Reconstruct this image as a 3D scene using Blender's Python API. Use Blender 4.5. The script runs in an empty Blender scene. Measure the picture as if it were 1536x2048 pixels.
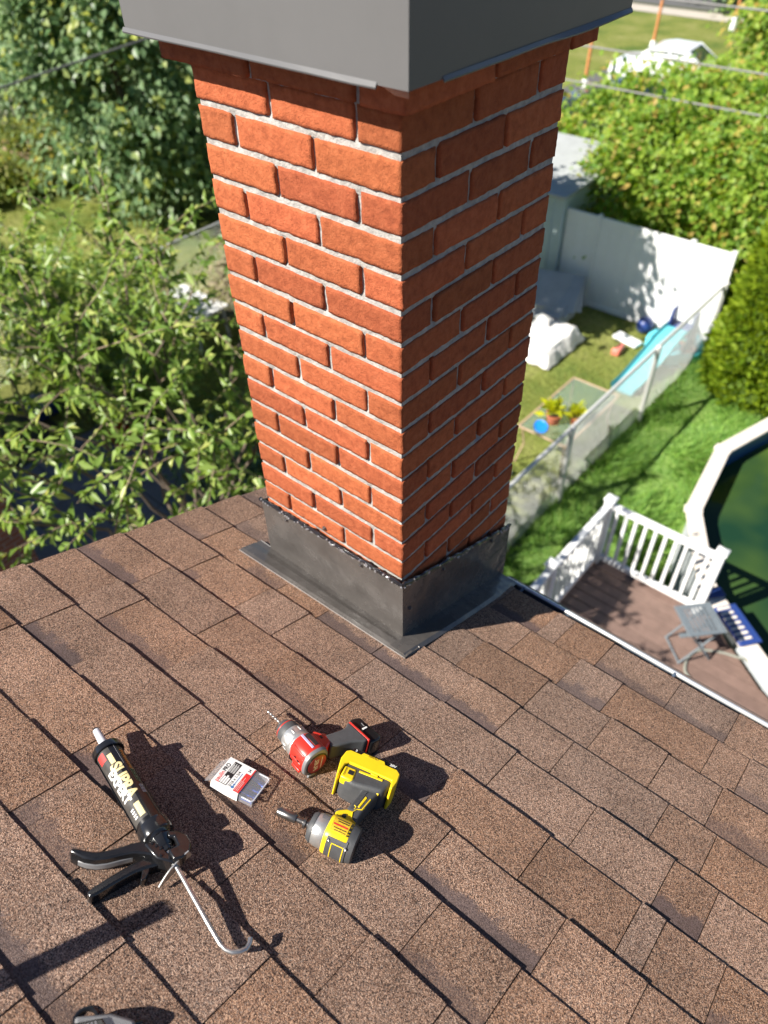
import bpy, bmesh, math, random
import numpy as np
from mathutils import Vector, Matrix, Euler, Quaternion, noise

# ------------------------------------------------------------------ camera, sky, sun, exposure
scn = bpy.context.scene
col = scn.collection
R = math.radians
random.seed(7)
rng = np.random.default_rng(7)

cam_d = bpy.data.cameras.new("camera")
cam = bpy.data.objects.new("camera", cam_d)
col.objects.link(cam)
cam_d.sensor_fit = 'HORIZONTAL'
cam_d.sensor_width = 36.0
cam_d.lens = 34.484
cam_d.clip_start = 0.05
cam_d.clip_end = 2000
right = Vector((0.7613, 0.6482, -0.0183))
up = Vector((-0.4421, 0.5394, 0.7167))
back = right.cross(up).normalized()
up = back.cross(right).normalized()
right.normalize()
cm = Matrix((right, up, back)).transposed().to_4x4()
cm.translation = Vector((0.759, -0.9212, 7.5326))
cam.matrix_world = cm
cam_d.dof.use_dof = True
cam_d.dof.focus_distance = 1.50
cam_d.dof.aperture_fstop = 3.7
scn.camera = cam

SUN_DIR = Vector((0.339, 0.665, -0.665)).normalized()      # the way the light travels
elev = math.asin(-SUN_DIR.z)
world = bpy.data.worlds.new("World")
scn.world = world
world.use_nodes = True
wn = world.node_tree.nodes
wl = world.node_tree.links
sky = wn.new('ShaderNodeTexSky')
sky.sky_type = 'NISHITA'
sky.sun_disc = False
sky.sun_elevation = elev
sky.sun_rotation = math.atan2(-SUN_DIR.x, -SUN_DIR.y)
sky.air_density = 0.7
sky.dust_density = 0.0
sky.ozone_density = 3.0
wn['Background'].inputs['Strength'].default_value = 0.05
wl.new(sky.outputs[0], wn['Background'].inputs['Color'])

sd = bpy.data.lights.new("sun", 'SUN')
sd.energy = 5.0
sd.angle = R(0.53)
sd.color = (1.0, 0.94, 0.85)
sun = bpy.data.objects.new("sun", sd)
sun.rotation_euler = SUN_DIR.to_track_quat('-Z', 'Y').to_euler()
sun.location = (-4, -8, 14)
col.objects.link(sun)

vs = scn.view_settings
vs.view_transform = 'Standard'
vs.look = 'None'
vs.exposure = 1.15
vs.gamma = 1.0
vs.use_curve_mapping = False
scn.render.film_transparent = False
scn.cycles.max_bounces = 8
scn.cycles.transparent_max_bounces = 12

# ------------------------------------------------------------------ materials
def nt(m):
    return m.node_tree.nodes, m.node_tree.links

def mat(name, c, rough=0.6, metal=0.0, var=0.0, vscale=8.0, c2=None, bump=0.0, bscale=60.0, spec=0.5,
        trans=0.0, alpha=1.0, coat=0.0, rvar=0.0, coords='Object', rand=0.0):
    m = bpy.data.materials.new(name)
    m.use_nodes = True
    N, L = nt(m)
    b = N['Principled BSDF']
    b.inputs['Base Color'].default_value = (*c, 1)
    b.inputs['Roughness'].default_value = rough
    b.inputs['Metallic'].default_value = metal
    b.inputs['Specular IOR Level'].default_value = spec
    b.inputs['Transmission Weight'].default_value = trans
    b.inputs['Alpha'].default_value = alpha
    b.inputs['Coat Weight'].default_value = coat
    tc = N.new('ShaderNodeTexCoord')
    src = tc.outputs[coords]
    out = None
    if var > 0 or c2 is not None:
        n = N.new('ShaderNodeTexNoise')
        n.inputs['Scale'].default_value = vscale
        n.inputs['Detail'].default_value = 6
        n.inputs['Roughness'].default_value = 0.65
        L.new(src, n.inputs['Vector'])
        r = N.new('ShaderNodeMapRange')
        r.inputs[1].default_value = 0.3
        r.inputs[2].default_value = 0.7
        L.new(n.outputs[0], r.inputs[0])
        mx = N.new('ShaderNodeMix')
        mx.data_type = 'RGBA'
        if c2 is None:
            lo = [x * (1 - var) for x in c]
            hi = [min(1, x * (1 + var)) for x in c]
        else:
            lo, hi = c, c2
        mx.inputs[6].default_value = (*lo, 1)
        mx.inputs[7].default_value = (*hi, 1)
        L.new(r.outputs[0], mx.inputs[0])
        out = mx.outputs[2]
        if rvar > 0:
            rr = N.new('ShaderNodeMapRange')
            rr.inputs[3].default_value = max(0.02, rough - rvar)
            rr.inputs[4].default_value = min(1, rough + rvar)
            L.new(r.outputs[0], rr.inputs[0])
            L.new(rr.outputs[0], b.inputs['Roughness'])
    if rand > 0:
        oi = N.new('ShaderNodeObjectInfo')
        hs = N.new('ShaderNodeHueSaturation')
        rg = N.new('ShaderNodeMapRange')
        rg.inputs[3].default_value = 1 - rand
        rg.inputs[4].default_value = 1 + rand
        L.new(oi.outputs['Random'], rg.inputs[0])
        L.new(rg.outputs[0], hs.inputs['Value'])
        if out is None:
            hs.inputs['Color'].default_value = (*c, 1)
        else:
            L.new(out, hs.inputs['Color'])
        out = hs.outputs[0]
    if out is not None:
        L.new(out, b.inputs['Base Color'])
    if bump > 0:
        n2 = N.new('ShaderNodeTexNoise')
        n2.inputs['Scale'].default_value = bscale
        n2.inputs['Detail'].default_value = 5
        L.new(src, n2.inputs['Vector'])
        bp = N.new('ShaderNodeBump')
        bp.inputs['Strength'].default_value = bump
        bp.inputs['Distance'].default_value = 0.6 / bscale
        L.new(n2.outputs[0], bp.inputs['Height'])
        L.new(bp.outputs[0], b.inputs['Normal'])
    return m

def leaf_mat(name, ca, cb, cc=None, transl=0.35, rough=0.45):
    m = bpy.data.materials.new(name)
    m.use_nodes = True
    N, L = nt(m)
    b = N['Principled BSDF']
    geo = N.new('ShaderNodeNewGeometry')
    ramp = N.new('ShaderNodeValToRGB')
    e = ramp.color_ramp.elements
    e[0].color = (*ca, 1)
    e[1].color = (*cb, 1)
    e[1].position = 0.85 if cc else 1.0
    if cc:
        x = e.new(0.97)
        x.color = (*cc, 1)
    L.new(geo.outputs['Random Per Island'], ramp.inputs[0])
    L.new(ramp.outputs[0], b.inputs['Base Color'])
    b.inputs['Roughness'].default_value = rough
    b.inputs['Specular IOR Level'].default_value = 0.35
    t = N.new('ShaderNodeBsdfTranslucent')
    hs = N.new('ShaderNodeHueSaturation')
    hs.inputs['Hue'].default_value = 0.485
    hs.inputs['Saturation'].default_value = 1.1
    hs.inputs['Value'].default_value = 1.3
    L.new(ramp.outputs[0], hs.inputs['Color'])
    L.new(hs.outputs[0], t.inputs['Color'])
    mx = N.new('ShaderNodeMixShader')
    mx.inputs[0].default_value = transl
    L.new(b.outputs[0], mx.inputs[1])
    L.new(t.outputs[0], mx.inputs[2])
    L.new(mx.outputs[0], N['Material Output'].inputs['Surface'])
    return m

def shingle_mat():
    m = bpy.data.materials.new("asphalt_shingle_granules")
    m.use_nodes = True
    N, L = nt(m)
    b = N['Principled BSDF']
    b.inputs['Roughness'].default_value = 0.9
    b.inputs['Specular IOR Level'].default_value = 0.15
    tc = N.new('ShaderNodeTexCoord')
    v = N.new('ShaderNodeTexVoronoi')
    v.inputs['Scale'].default_value = 720
    L.new(tc.outputs['Object'], v.inputs['Vector'])
    sp = N.new('ShaderNodeSeparateColor')
    L.new(v.outputs['Color'], sp.inputs[0])
    ramp = N.new('ShaderNodeValToRGB')
    cr = ramp.color_ramp
    cr.interpolation = 'CONSTANT'
    els = [(0.0, (0.031, 0.022, 0.018)), (.15, (0.081, 0.052, 0.041)), (.30, (0.166, 0.097, 0.067)), (.48, (0.260, 0.155, 0.106)),
           (.64, (0.367, 0.226, 0.154)), (.79, (0.224, 0.168, 0.139)), (.89, (0.519, 0.349, 0.252))]
    cr.elements[0].position = 0
    cr.elements[0].color = (*els[0][1], 1)
    cr.elements[1].position = els[1][0]
    cr.elements[1].color = (*els[1][1], 1)
    for p, c in els[2:]:
        x = cr.elements.new(p)
        x.color = (*c, 1)
    L.new(sp.outputs[0], ramp.inputs[0])
    # second, tougher blend of dark granules: the printed shadow band of each tab
    at = N.new('ShaderNodeAttribute')
    at.attribute_name = 'tone'
    ts = N.new('ShaderNodeSeparateColor')
    L.new(at.outputs['Color'], ts.inputs[0])
    uv = N.new('ShaderNodeUVMap')
    us = N.new('ShaderNodeSeparateXYZ')
    L.new(uv.outputs[0], us.inputs[0])
    nz = N.new('ShaderNodeTexNoise')
    nz.inputs['Scale'].default_value = 22
    nz.inputs['Detail'].default_value = 5
    L.new(tc.outputs['Object'], nz.inputs['Vector'])
    ad = N.new('ShaderNodeMath')
    ad.operation = 'MULTIPLY_ADD'
    ad.inputs[1].default_value = 0.55
    L.new(nz.outputs[0], ad.inputs[0])
    L.new(us.outputs[1], ad.inputs[2])
    # granule dither
    dg = N.new('ShaderNodeMath')
    dg.operation = 'MULTIPLY_ADD'
    dg.inputs[1].default_value = 0.10
    L.new(sp.outputs[1], dg.inputs[0])
    L.new(ad.outputs[0], dg.inputs[2])
    mr = N.new('ShaderNodeMapRange')
    mr.inputs[1].default_value = 0.99
    mr.inputs[2].default_value = 1.07
    L.new(dg.outputs[0], mr.inputs[0])
    ml = N.new('ShaderNodeMath')
    ml.operation = 'MULTIPLY'
    L.new(mr.outputs[0], ml.inputs[0])
    L.new(ts.outputs[1], ml.inputs[1])
    dark = N.new('ShaderNodeMix')
    dark.data_type = 'RGBA'
    L.new(ml.outputs[0], dark.inputs[0])
    L.new(ramp.outputs[0], dark.inputs[6])
    rp2 = N.new('ShaderNodeValToRGB')
    rp2.color_ramp.elements[0].color = (.042, .030, .029, 1)
    rp2.color_ramp.elements[1].color = (.165, .121, .114, 1)
    L.new(sp.outputs[2], rp2.inputs[0])
    L.new(rp2.outputs[0], dark.inputs[7])
    # per tab tone and large soft weathering
    n3 = N.new('ShaderNodeTexNoise')
    n3.inputs['Scale'].default_value = 7
    n3.inputs['Detail'].default_value = 4
    L.new(tc.outputs['Object'], n3.inputs['Vector'])
    m3 = N.new('ShaderNodeMapRange')
    m3.inputs[1].default_value = .3
    m3.inputs[2].default_value = .7
    m3.inputs[3].default_value = .84
    m3.inputs[4].default_value = 1.16
    L.new(n3.outputs[0], m3.inputs[0])
    t2 = N.new('ShaderNodeMath')
    t2.operation = 'MULTIPLY_ADD'
    t2.inputs[1].default_value = 0.52
    t2.inputs[2].default_value = 0.76
    L.new(ts.outputs[0], t2.inputs[0])
    t3 = N.new('ShaderNodeMath')
    t3.operation = 'MULTIPLY'
    L.new(t2.outputs[0], t3.inputs[0])
    L.new(m3.outputs[0], t3.inputs[1])
    hs = N.new('ShaderNodeHueSaturation')
    hs.inputs['Saturation'].default_value = 1.0
    L.new(dark.outputs[2], hs.inputs['Color'])
    L.new(t3.outputs[0], hs.inputs['Value'])
    sm = N.new('ShaderNodeMath')
    sm.operation = 'MULTIPLY_ADD'
    sm.inputs[1].default_value = 0.30
    sm.inputs[2].default_value = 0.86
    L.new(ts.outputs[2], sm.inputs[0])
    L.new(sm.outputs[0], hs.inputs['Saturation'])
    L.new(hs.outputs[0], b.inputs['Base Color'])
    bp = N.new('ShaderNodeBump')
    bp.inputs['Strength'].default_value = 0.9
    bp.inputs['Distance'].default_value = 0.0016
    L.new(v.outputs['Distance'], bp.inputs['Height'])
    bp.invert = True
    n4 = N.new('ShaderNodeTexNoise')
    n4.inputs['Scale'].default_value = 35
    L.new(tc.outputs['Object'], n4.inputs['Vector'])
    bp2 = N.new('ShaderNodeBump')
    bp2.inputs['Strength'].default_value = 0.25
    bp2.inputs['Distance'].default_value = 0.006
    L.new(n4.outputs[0], bp2.inputs['Height'])
    L.new(bp2.outputs[0], bp.inputs['Normal'])
    L.new(bp.outputs[0], b.inputs['Normal'])
    return m

def brick_mat():
    m = bpy.data.materials.new("rug_faced_red_brick")
    m.use_nodes = True
    N, L = nt(m)
    b = N['Principled BSDF']
    b.inputs['Roughness'].default_value = 0.88
    b.inputs['Specular IOR Level'].default_value = 0.25
    tc = N.new('ShaderNodeTexCoord')
    oi = N.new('ShaderNodeObjectInfo')
    of = N.new('ShaderNodeVectorMath')
    of.operation = 'ADD'
    cb = N.new('ShaderNodeCombineXYZ')
    k = N.new('ShaderNodeMath')
    k.operation = 'MULTIPLY'
    k.inputs[1].default_value = 37.0
    L.new(oi.outputs['Random'], k.inputs[0])
    for i in range(3):
        L.new(k.outputs[0], cb.inputs[i])
    L.new(tc.outputs['Object'], of.inputs[0])
    L.new(cb.outputs[0], of.inputs[1])
    n = N.new('ShaderNodeTexNoise')
    n.inputs['Scale'].default_value = 55
    n.inputs['Detail'].default_value = 7
    n.inputs['Roughness'].default_value = .7
    L.new(of.outputs[0], n.inputs['Vector'])
    ramp = N.new('ShaderNodeValToRGB')
    e = ramp.color_ramp.elements
    e[0].position = .28
    e[0].color = (.265, .066, .026, 1)
    e[1].position = .72
    e[1].color = (.465, .138, .058, 1)
    x = e.new(.5)
    x.color = (.385, .103, .040, 1)
    L.new(n.outputs[0], ramp.inputs[0])
    hs = N.new('ShaderNodeHueSaturation')
    rg = N.new('ShaderNodeMapRange')
    rg.inputs[3].default_value = .80
    rg.inputs[4].default_value = 1.14
    L.new(oi.outputs['Random'], rg.inputs[0])
    L.new(rg.outputs[0], hs.inputs['Value'])
    wn_ = N.new('ShaderNodeTexWhiteNoise')
    wn_.noise_dimensions = '1D'
    L.new(oi.outputs['Random'], wn_.inputs['W'])
    hr = N.new('ShaderNodeMapRange')
    hr.inputs[3].default_value = .4965
    hr.inputs[4].default_value = .5025
    L.new(wn_.outputs[0], hr.inputs[0])
    L.new(hr.outputs[0], hs.inputs['Hue'])
    L.new(ramp.outputs[0], hs.inputs['Color'])
    # small pits from the wire cut face
    v = N.new('ShaderNodeTexVoronoi')
    v.inputs['Scale'].default_value = 150
    L.new(of.outputs[0], v.inputs['Vector'])
    sp = N.new('ShaderNodeSeparateColor')
    L.new(v.outputs['Color'], sp.inputs[0])
    pit = N.new('ShaderNodeMath')
    pit.operation = 'LESS_THAN'
    pit.inputs[1].default_value = 0.10
    L.new(sp.outputs[0], pit.inputs[0])
    L.new(hs.outputs[0], b.inputs['Base Color'])
    hsum = N.new('ShaderNodeMath')
    hsum.operation = 'MULTIPLY_ADD'
    hsum.inputs[1].default_value = -0.55
    L.new(pit.outputs[0], hsum.inputs[0])
    n5 = N.new('ShaderNodeTexNoise')
    n5.inputs['Scale'].default_value = 95
    n5.inputs['Detail'].default_value = 6
    n5.inputs['Roughness'].default_value = .75
    L.new(of.outputs[0], n5.inputs['Vector'])
    L.new(n5.outputs[0], hsum.inputs[2])
    bp = N.new('ShaderNodeBump')
    bp.inputs['Strength'].default_value = 1.0
    bp.inputs['Distance'].default_value = 0.0045
    L.new(hsum.outputs[0], bp.inputs['Height'])
    L.new(bp.outputs[0], b.inputs['Normal'])
    return m

def ground_mat():
    m = bpy.data.materials.new("lawn_grass_ground")
    m.use_nodes = True
    N, L = nt(m)
    b = N['Principled BSDF']
    b.inputs['Roughness'].default_value = 0.95
    b.inputs['Specular IOR Level'].default_value = 0.1
    tc = N.new('ShaderNodeTexCoord')
    n = N.new('ShaderNodeTexNoise')
    n.inputs['Scale'].default_value = 0.55
    n.inputs['Detail'].default_value = 8
    n.inputs['Roughness'].default_value = .68
    L.new(tc.outputs['Object'], n.inputs['Vector'])
    ramp = N.new('ShaderNodeValToRGB')
    e = ramp.color_ramp.elements
    e[0].position = .36
    e[0].color = (.090, .135, .030, 1)
    e[1].position = .66
    e[1].color = (.235, .235, .085, 1)
    x = e.new(.5)
    x.color = (.165, .190, .046, 1)
    L.new(n.outputs[0], ramp.inputs[0])
    n2 = N.new('ShaderNodeTexNoise')
    n2.inputs['Scale'].default_value = 14
    n2.inputs['Detail'].default_value = 6
    L.new(tc.outputs['Object'], n2.inputs['Vector'])
    mr = N.new('ShaderNodeMapRange')
    mr.inputs[1].default_value = .3
    mr.inputs[2].default_value = .7
    mr.inputs[3].default_value = .65
    mr.inputs[4].default_value = 1.3
    L.new(n2.outputs[0], mr.inputs[0])
    hs = N.new('ShaderNodeHueSaturation')
    L.new(mr.outputs[0], hs.inputs['Value'])
    L.new(ramp.outputs[0], hs.inputs['Color'])
    L.new(hs.outputs[0], b.inputs['Base Color'])
    bp = N.new('ShaderNodeBump')
    bp.inputs['Strength'].default_value = .8
    bp.inputs['Distance'].default_value = .05
    L.new(n2.outputs[0], bp.inputs['Height'])
    L.new(bp.outputs[0], b.inputs['Normal'])
    return m

M = {}
M['shingle'] = shingle_mat()
M['brick'] = brick_mat()
M['ground'] = ground_mat()
M['mortar'] = mat("mortar_grey", (.335, .318, .295), .95, var=.30, vscale=60, bump=.8, bscale=160)
M['cap'] = mat("painted_cap_steel", (.120, .118, .118), .27, var=.05, vscale=5, spec=.5)
M['flash'] = mat("charcoal_flashing_steel", (.080, .073, .068), .25, var=.25, vscale=9, rvar=.10, spec=.55, bump=.10, bscale=9)
M['sealant'] = mat("wet_black_sealant", (.014, .014, .016), .07, bump=.7, bscale=140, coat=.6)
M['silicone'] = mat("silicone_bead_highlights", (.42, .41, .42), .06, metal=.55, spec=1.0)
M['screwmetal'] = mat("dark_screw_metal", (.16, .15, .15), .35, .8)
M['gutter_in'] = mat("gutter_shade_blue", (.075, .10, .14), .25, var=.2, vscale=20)  # dark blue tone holds the trough's shade in the colour
M['gutter_lip'] = mat("gutter_lip_glint_white", (.80, .81, .82), .25, .6, var=.1, vscale=30)  # whitish tone paints the sun's glint along the lip
M['fascia'] = mat("brown_fascia", (.12, .085, .07), .5, var=.15, vscale=14)
M['wallbrick'] = None
M['felt'] = mat("black_roofing_felt", (.012, .011, .011), .95)
M['wood'] = mat("roof_sheathing", (.30, .21, .13), .9, var=.2, vscale=12)
M['edge'] = mat("cut_edge_bend_highlight", (.42, .40, .38), .3, .6)
M['black'] = mat("black_gloss_plastic", (.010, .010, .011), .22, var=.2, vscale=40)
M['blackmetal'] = mat("black_enamel_metal", (.012, .012, .013), .18, var=.3, vscale=60, coat=.3)
M['rubber'] = mat("dark_grey_rubber", (.060, .062, .065), .55, var=.15, vscale=60, bump=.2, bscale=300)
M['yellow'] = mat("yellow_tool_plastic", (.80, .56, .012), .38, var=.05, vscale=30)
M['red'] = mat("red_tool_plastic", (.55, .028, .018), .36, var=.08, vscale=40)
M['silver'] = mat("cast_aluminium", (.52, .52, .51), .38, .75, var=.08, vscale=70, bump=.15, bscale=250)
M['steel'] = mat("zinc_plated_rod", (.50, .49, .47), .30, .9, var=.12, vscale=60)
M['darksteel'] = mat("worn_dark_steel", (.20, .19, .18), .30, .9, var=.2, vscale=80)
M['greytool'] = mat("grey_gear_case", (.22, .22, .225), .42, .3, var=.08, vscale=60)
M['white'] = mat("white_card", (.78, .77, .74), .6)
M['nozzle'] = mat("grey_white_nozzle", (.50, .50, .53), .4)
M['redprint'] = mat("red_print", (.62, .035, .03), .5)
M['blackprint'] = mat("black_print", (.015, .015, .016), .5)
M['creamprint'] = mat("pale_yellow_print", (.72, .60, .30), .4)
M['whiteprint'] = mat("white_print", (.75, .74, .70), .4)
M['orangeprint'] = mat("orange_print", (.75, .28, .03), .4)
M['greenprint'] = mat("green_print", (.08, .30, .12), .4)
M['blueprint'] = mat("blue_print", (.03, .16, .40), .45)
M['bluescrew'] = mat("blue_coated_screw", (.020, .055, .30), .30, .4)
M['clear'] = mat("clear_plastic", (.75, .78, .84), .10, alpha=.10, spec=.5)
M['clearedge'] = mat("clear_plastic_edge", (.80, .82, .86), .12, alpha=.60, spec=.8)
M['vinyl'] = mat("white_vinyl", (.74, .75, .75), .38, var=.03, vscale=6)
M['deckboard'] = mat("brown_composite_board", (.165, .108, .088), .62, var=.18, vscale=7, bump=.25, bscale=60, rand=.10)
M['coping'] = mat("cream_pool_coping", (.66, .60, .53), .4, var=.08, vscale=6)
M['poolwall'] = mat("pool_side_wall", (.42, .45, .47), .5, var=.1, vscale=5)
M['liner'] = mat("blue_pool_liner", (.020, .085, .20), .35, var=.25, vscale=5)
M['bluestep'] = mat("blue_step_plastic", (.022, .050, .20), .4)
M['tablemetal'] = mat("grey_painted_metal", (.13, .155, .175), .45, var=.06, vscale=12)
M['hose'] = mat("grey_green_hose", (.24, .25, .215), .5)
M['galv'] = mat("galvanised_pipe", (.60, .60, .58), .45, .25, var=.1, vscale=30)
M['wire'] = mat("galvanised_wire", (.74, .75, .74), .5, .1)
M['cable'] = mat("grey_overhead_cable", (.17, .165, .16), .6)
M['shed'] = mat("pale_blue_grey_siding", (.44, .52, .55), .55, var=.05, vscale=3)
M['pottery'] = mat("terracotta_pot", (.43, .135, .062), .8, var=.18, vscale=18)
M['soil'] = mat("dark_soil", (.03, .022, .016), .95)
M['glass'] = mat("greenish_table_glass", (.45, .58, .48), .06, trans=.75, alpha=.55)
M['tan'] = mat("tan_painted_steel", (.42, .30, .20), .5)
M['bluetoy'] = mat("bright_blue_plastic", (.01, .22, .75), .35)
M['teal'] = mat("teal_plastic", (.11, .42, .48), .4, var=.08, vscale=3)
M['turq'] = mat("turquoise_fabric", (.12, .60, .72), .6, var=.1, vscale=3)
M['pinktoy'] = mat("pink_orange_plastic", (.70, .20, .15), .5)
M['carwhite'] = mat("white_car_paint", (.80, .83, .84), .22, coat=.6)
M['cardark'] = mat("black_car_paint", (.02, .025, .03), .2, coat=.6)
M['carglass'] = mat("car_window_glass", (.02, .035, .04), .05, spec=.8)
M['tyre'] = mat("tyre_rubber", (.02, .02, .02), .8)
M['taillight'] = mat("red_tail_light", (.50, .01, .01), .2)
M['rustpost'] = mat("rusty_orange_post", (.55, .22, .08), .7, var=.15, vscale=9)
M['bark'] = mat("grey_brown_bark", (.13, .10, .075), .9, var=.3, vscale=12, bump=.6, bscale=40)
M['twig'] = mat("pale_brown_twig", (.23, .17, .115), .8, var=.2, vscale=20)
M['slab'] = mat("grey_patio_slab", (.19, .20, .22), .85, var=.15, vscale=5, bump=.3, bscale=40, rand=.12)
M['road'] = mat("grey_asphalt", (.10, .10, .10), .9, var=.15, vscale=1.5)
M['concrete'] = mat("pale_concrete", (.42, .38, .33), .9, var=.12, vscale=2)
M['greenlawn'] = mat("green_lawn", (.07, .17, .030), .95, c2=(.24, .35, .080), vscale=1.9, bump=.8, bscale=30)
M['farground'] = mat("dark_far_ground", (.035, .045, .018), .95, c2=(.085, .085, .040), vscale=.12)  # kept dark to cut the light bounced onto shaded faces
M['mulch'] = mat("tan_mulch", (.30, .20, .13), .95, var=.35, vscale=3)
M['canvas'] = mat("white_crumpled_tarp", (.60, .59, .57), .7, var=.06, vscale=3, bump=.4, bscale=6)
M['greyjunk'] = mat("grey_plastic_sheet", (.36, .38, .38), .6, var=.12, vscale=3)
M['drygreen'] = leaf_mat("grass_blade", (.115, .175, .026), (.26, .31, .060), (.38, .33, .12), .45, .6)
M['longgrass'] = leaf_mat("long_grass_blade", (.11, .26, .045), (.32, .50, .11), None, .45, .55)
M['fruitleaf'] = leaf_mat("fruit_tree_leaf", (.090, .175, .030), (.27, .38, .088), (.42, .46, .14), .40, .36)
M['lilacleaf'] = leaf_mat("blue_green_leaf", (.10, .19, .085), (.26, .36, .18), (.38, .42, .09), .42, .36)
M['hedgeleaf'] = leaf_mat("yellow_green_leaf", (.11, .24, .028), (.32, .44, .062), (.50, .36, .10), .50, .5)
M['cedarleaf'] = leaf_mat("cedar_spray", (.11, .20, .010), (.28, .37, .022), None, .45, .6)
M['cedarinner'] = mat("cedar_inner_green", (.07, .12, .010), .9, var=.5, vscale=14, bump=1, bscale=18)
M['potleaf'] = leaf_mat("lime_pot_leaf", (.34, .42, .02), (.60, .60, .03), None, .45, .5)
M['deadleaf'] = leaf_mat("pale_dry_bush", (.16, .14, .085), (.28, .24, .15), None, .2, .7)

# procedural brick wall, for the brick building far below
wb = bpy.data.materials.new("dark_brick_wall")
wb.use_nodes = True
N_, L_ = nt(wb)
bt = N_.new('ShaderNodeTexBrick')
tcx = N_.new('ShaderNodeTexCoord')
sx = N_.new('ShaderNodeSeparateXYZ')
L_.new(tcx.outputs['Object'], sx.inputs[0])
axy = N_.new('ShaderNodeMath')
axy.operation = 'ADD'
L_.new(sx.outputs[0], axy.inputs[0])
L_.new(sx.outputs[1], axy.inputs[1])
cx = N_.new('ShaderNodeCombineXYZ')
L_.new(axy.outputs[0], cx.inputs[0])
L_.new(sx.outputs[2], cx.inputs[1])
L_.new(cx.outputs[0], bt.inputs['Vector'])
bt.inputs['Scale'].default_value = 1.0
bt.inputs['Brick Width'].default_value = .2
bt.inputs['Row Height'].default_value = .067
bt.inputs['Mortar Size'].default_value = .006
bt.inputs['Color1'].default_value = (.20, .075, .045, 1)
bt.inputs['Color2'].default_value = (.28, .10, .06, 1)
bt.inputs['Mortar'].default_value = (.25, .23, .21, 1)
L_.new(bt.outputs[0], N_['Principled BSDF'].inputs['Base Color'])
N_['Principled BSDF'].inputs['Roughness'].default_value = .9
M['wallbrick'] = wb

# murky water; lighter noise patches paint in algae and sunlit depths
wm = bpy.data.materials.new("murky_green_water")
wm.use_nodes = True
N_, L_ = nt(wm)
b_ = N_['Principled BSDF']
b_.inputs['Roughness'].default_value = .06
b_.inputs['Specular IOR Level'].default_value = .5
b_.inputs['IOR'].default_value = 1.33
t_ = N_.new('ShaderNodeTexCoord')
n_ = N_.new('ShaderNodeTexNoise')
n_.inputs['Scale'].default_value = .55
n_.inputs['Detail'].default_value = 3
L_.new(t_.outputs['Object'], n_.inputs['Vector'])
r_ = N_.new('ShaderNodeValToRGB')
r_.color_ramp.elements[0].position = .40
r_.color_ramp.elements[0].color = (.010, .036, .018, 1)
r_.color_ramp.elements[1].position = .68
r_.color_ramp.elements[1].color = (.075, .125, .020, 1)
L_.new(n_.outputs[0], r_.inputs[0])
L_.new(r_.outputs[0], b_.inputs['Base Color'])
n2_ = N_.new('ShaderNodeTexNoise')
n2_.inputs['Scale'].default_value = 5
L_.new(t_.outputs['Object'], n2_.inputs['Vector'])
bp_ = N_.new('ShaderNodeBump')
bp_.inputs['Strength'].default_value = .08
bp_.inputs['Distance'].default_value = .02
L_.new(n2_.outputs[0], bp_.inputs['Height'])
L_.new(bp_.outputs[0], b_.inputs['Normal'])
M['water'] = wm

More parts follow.
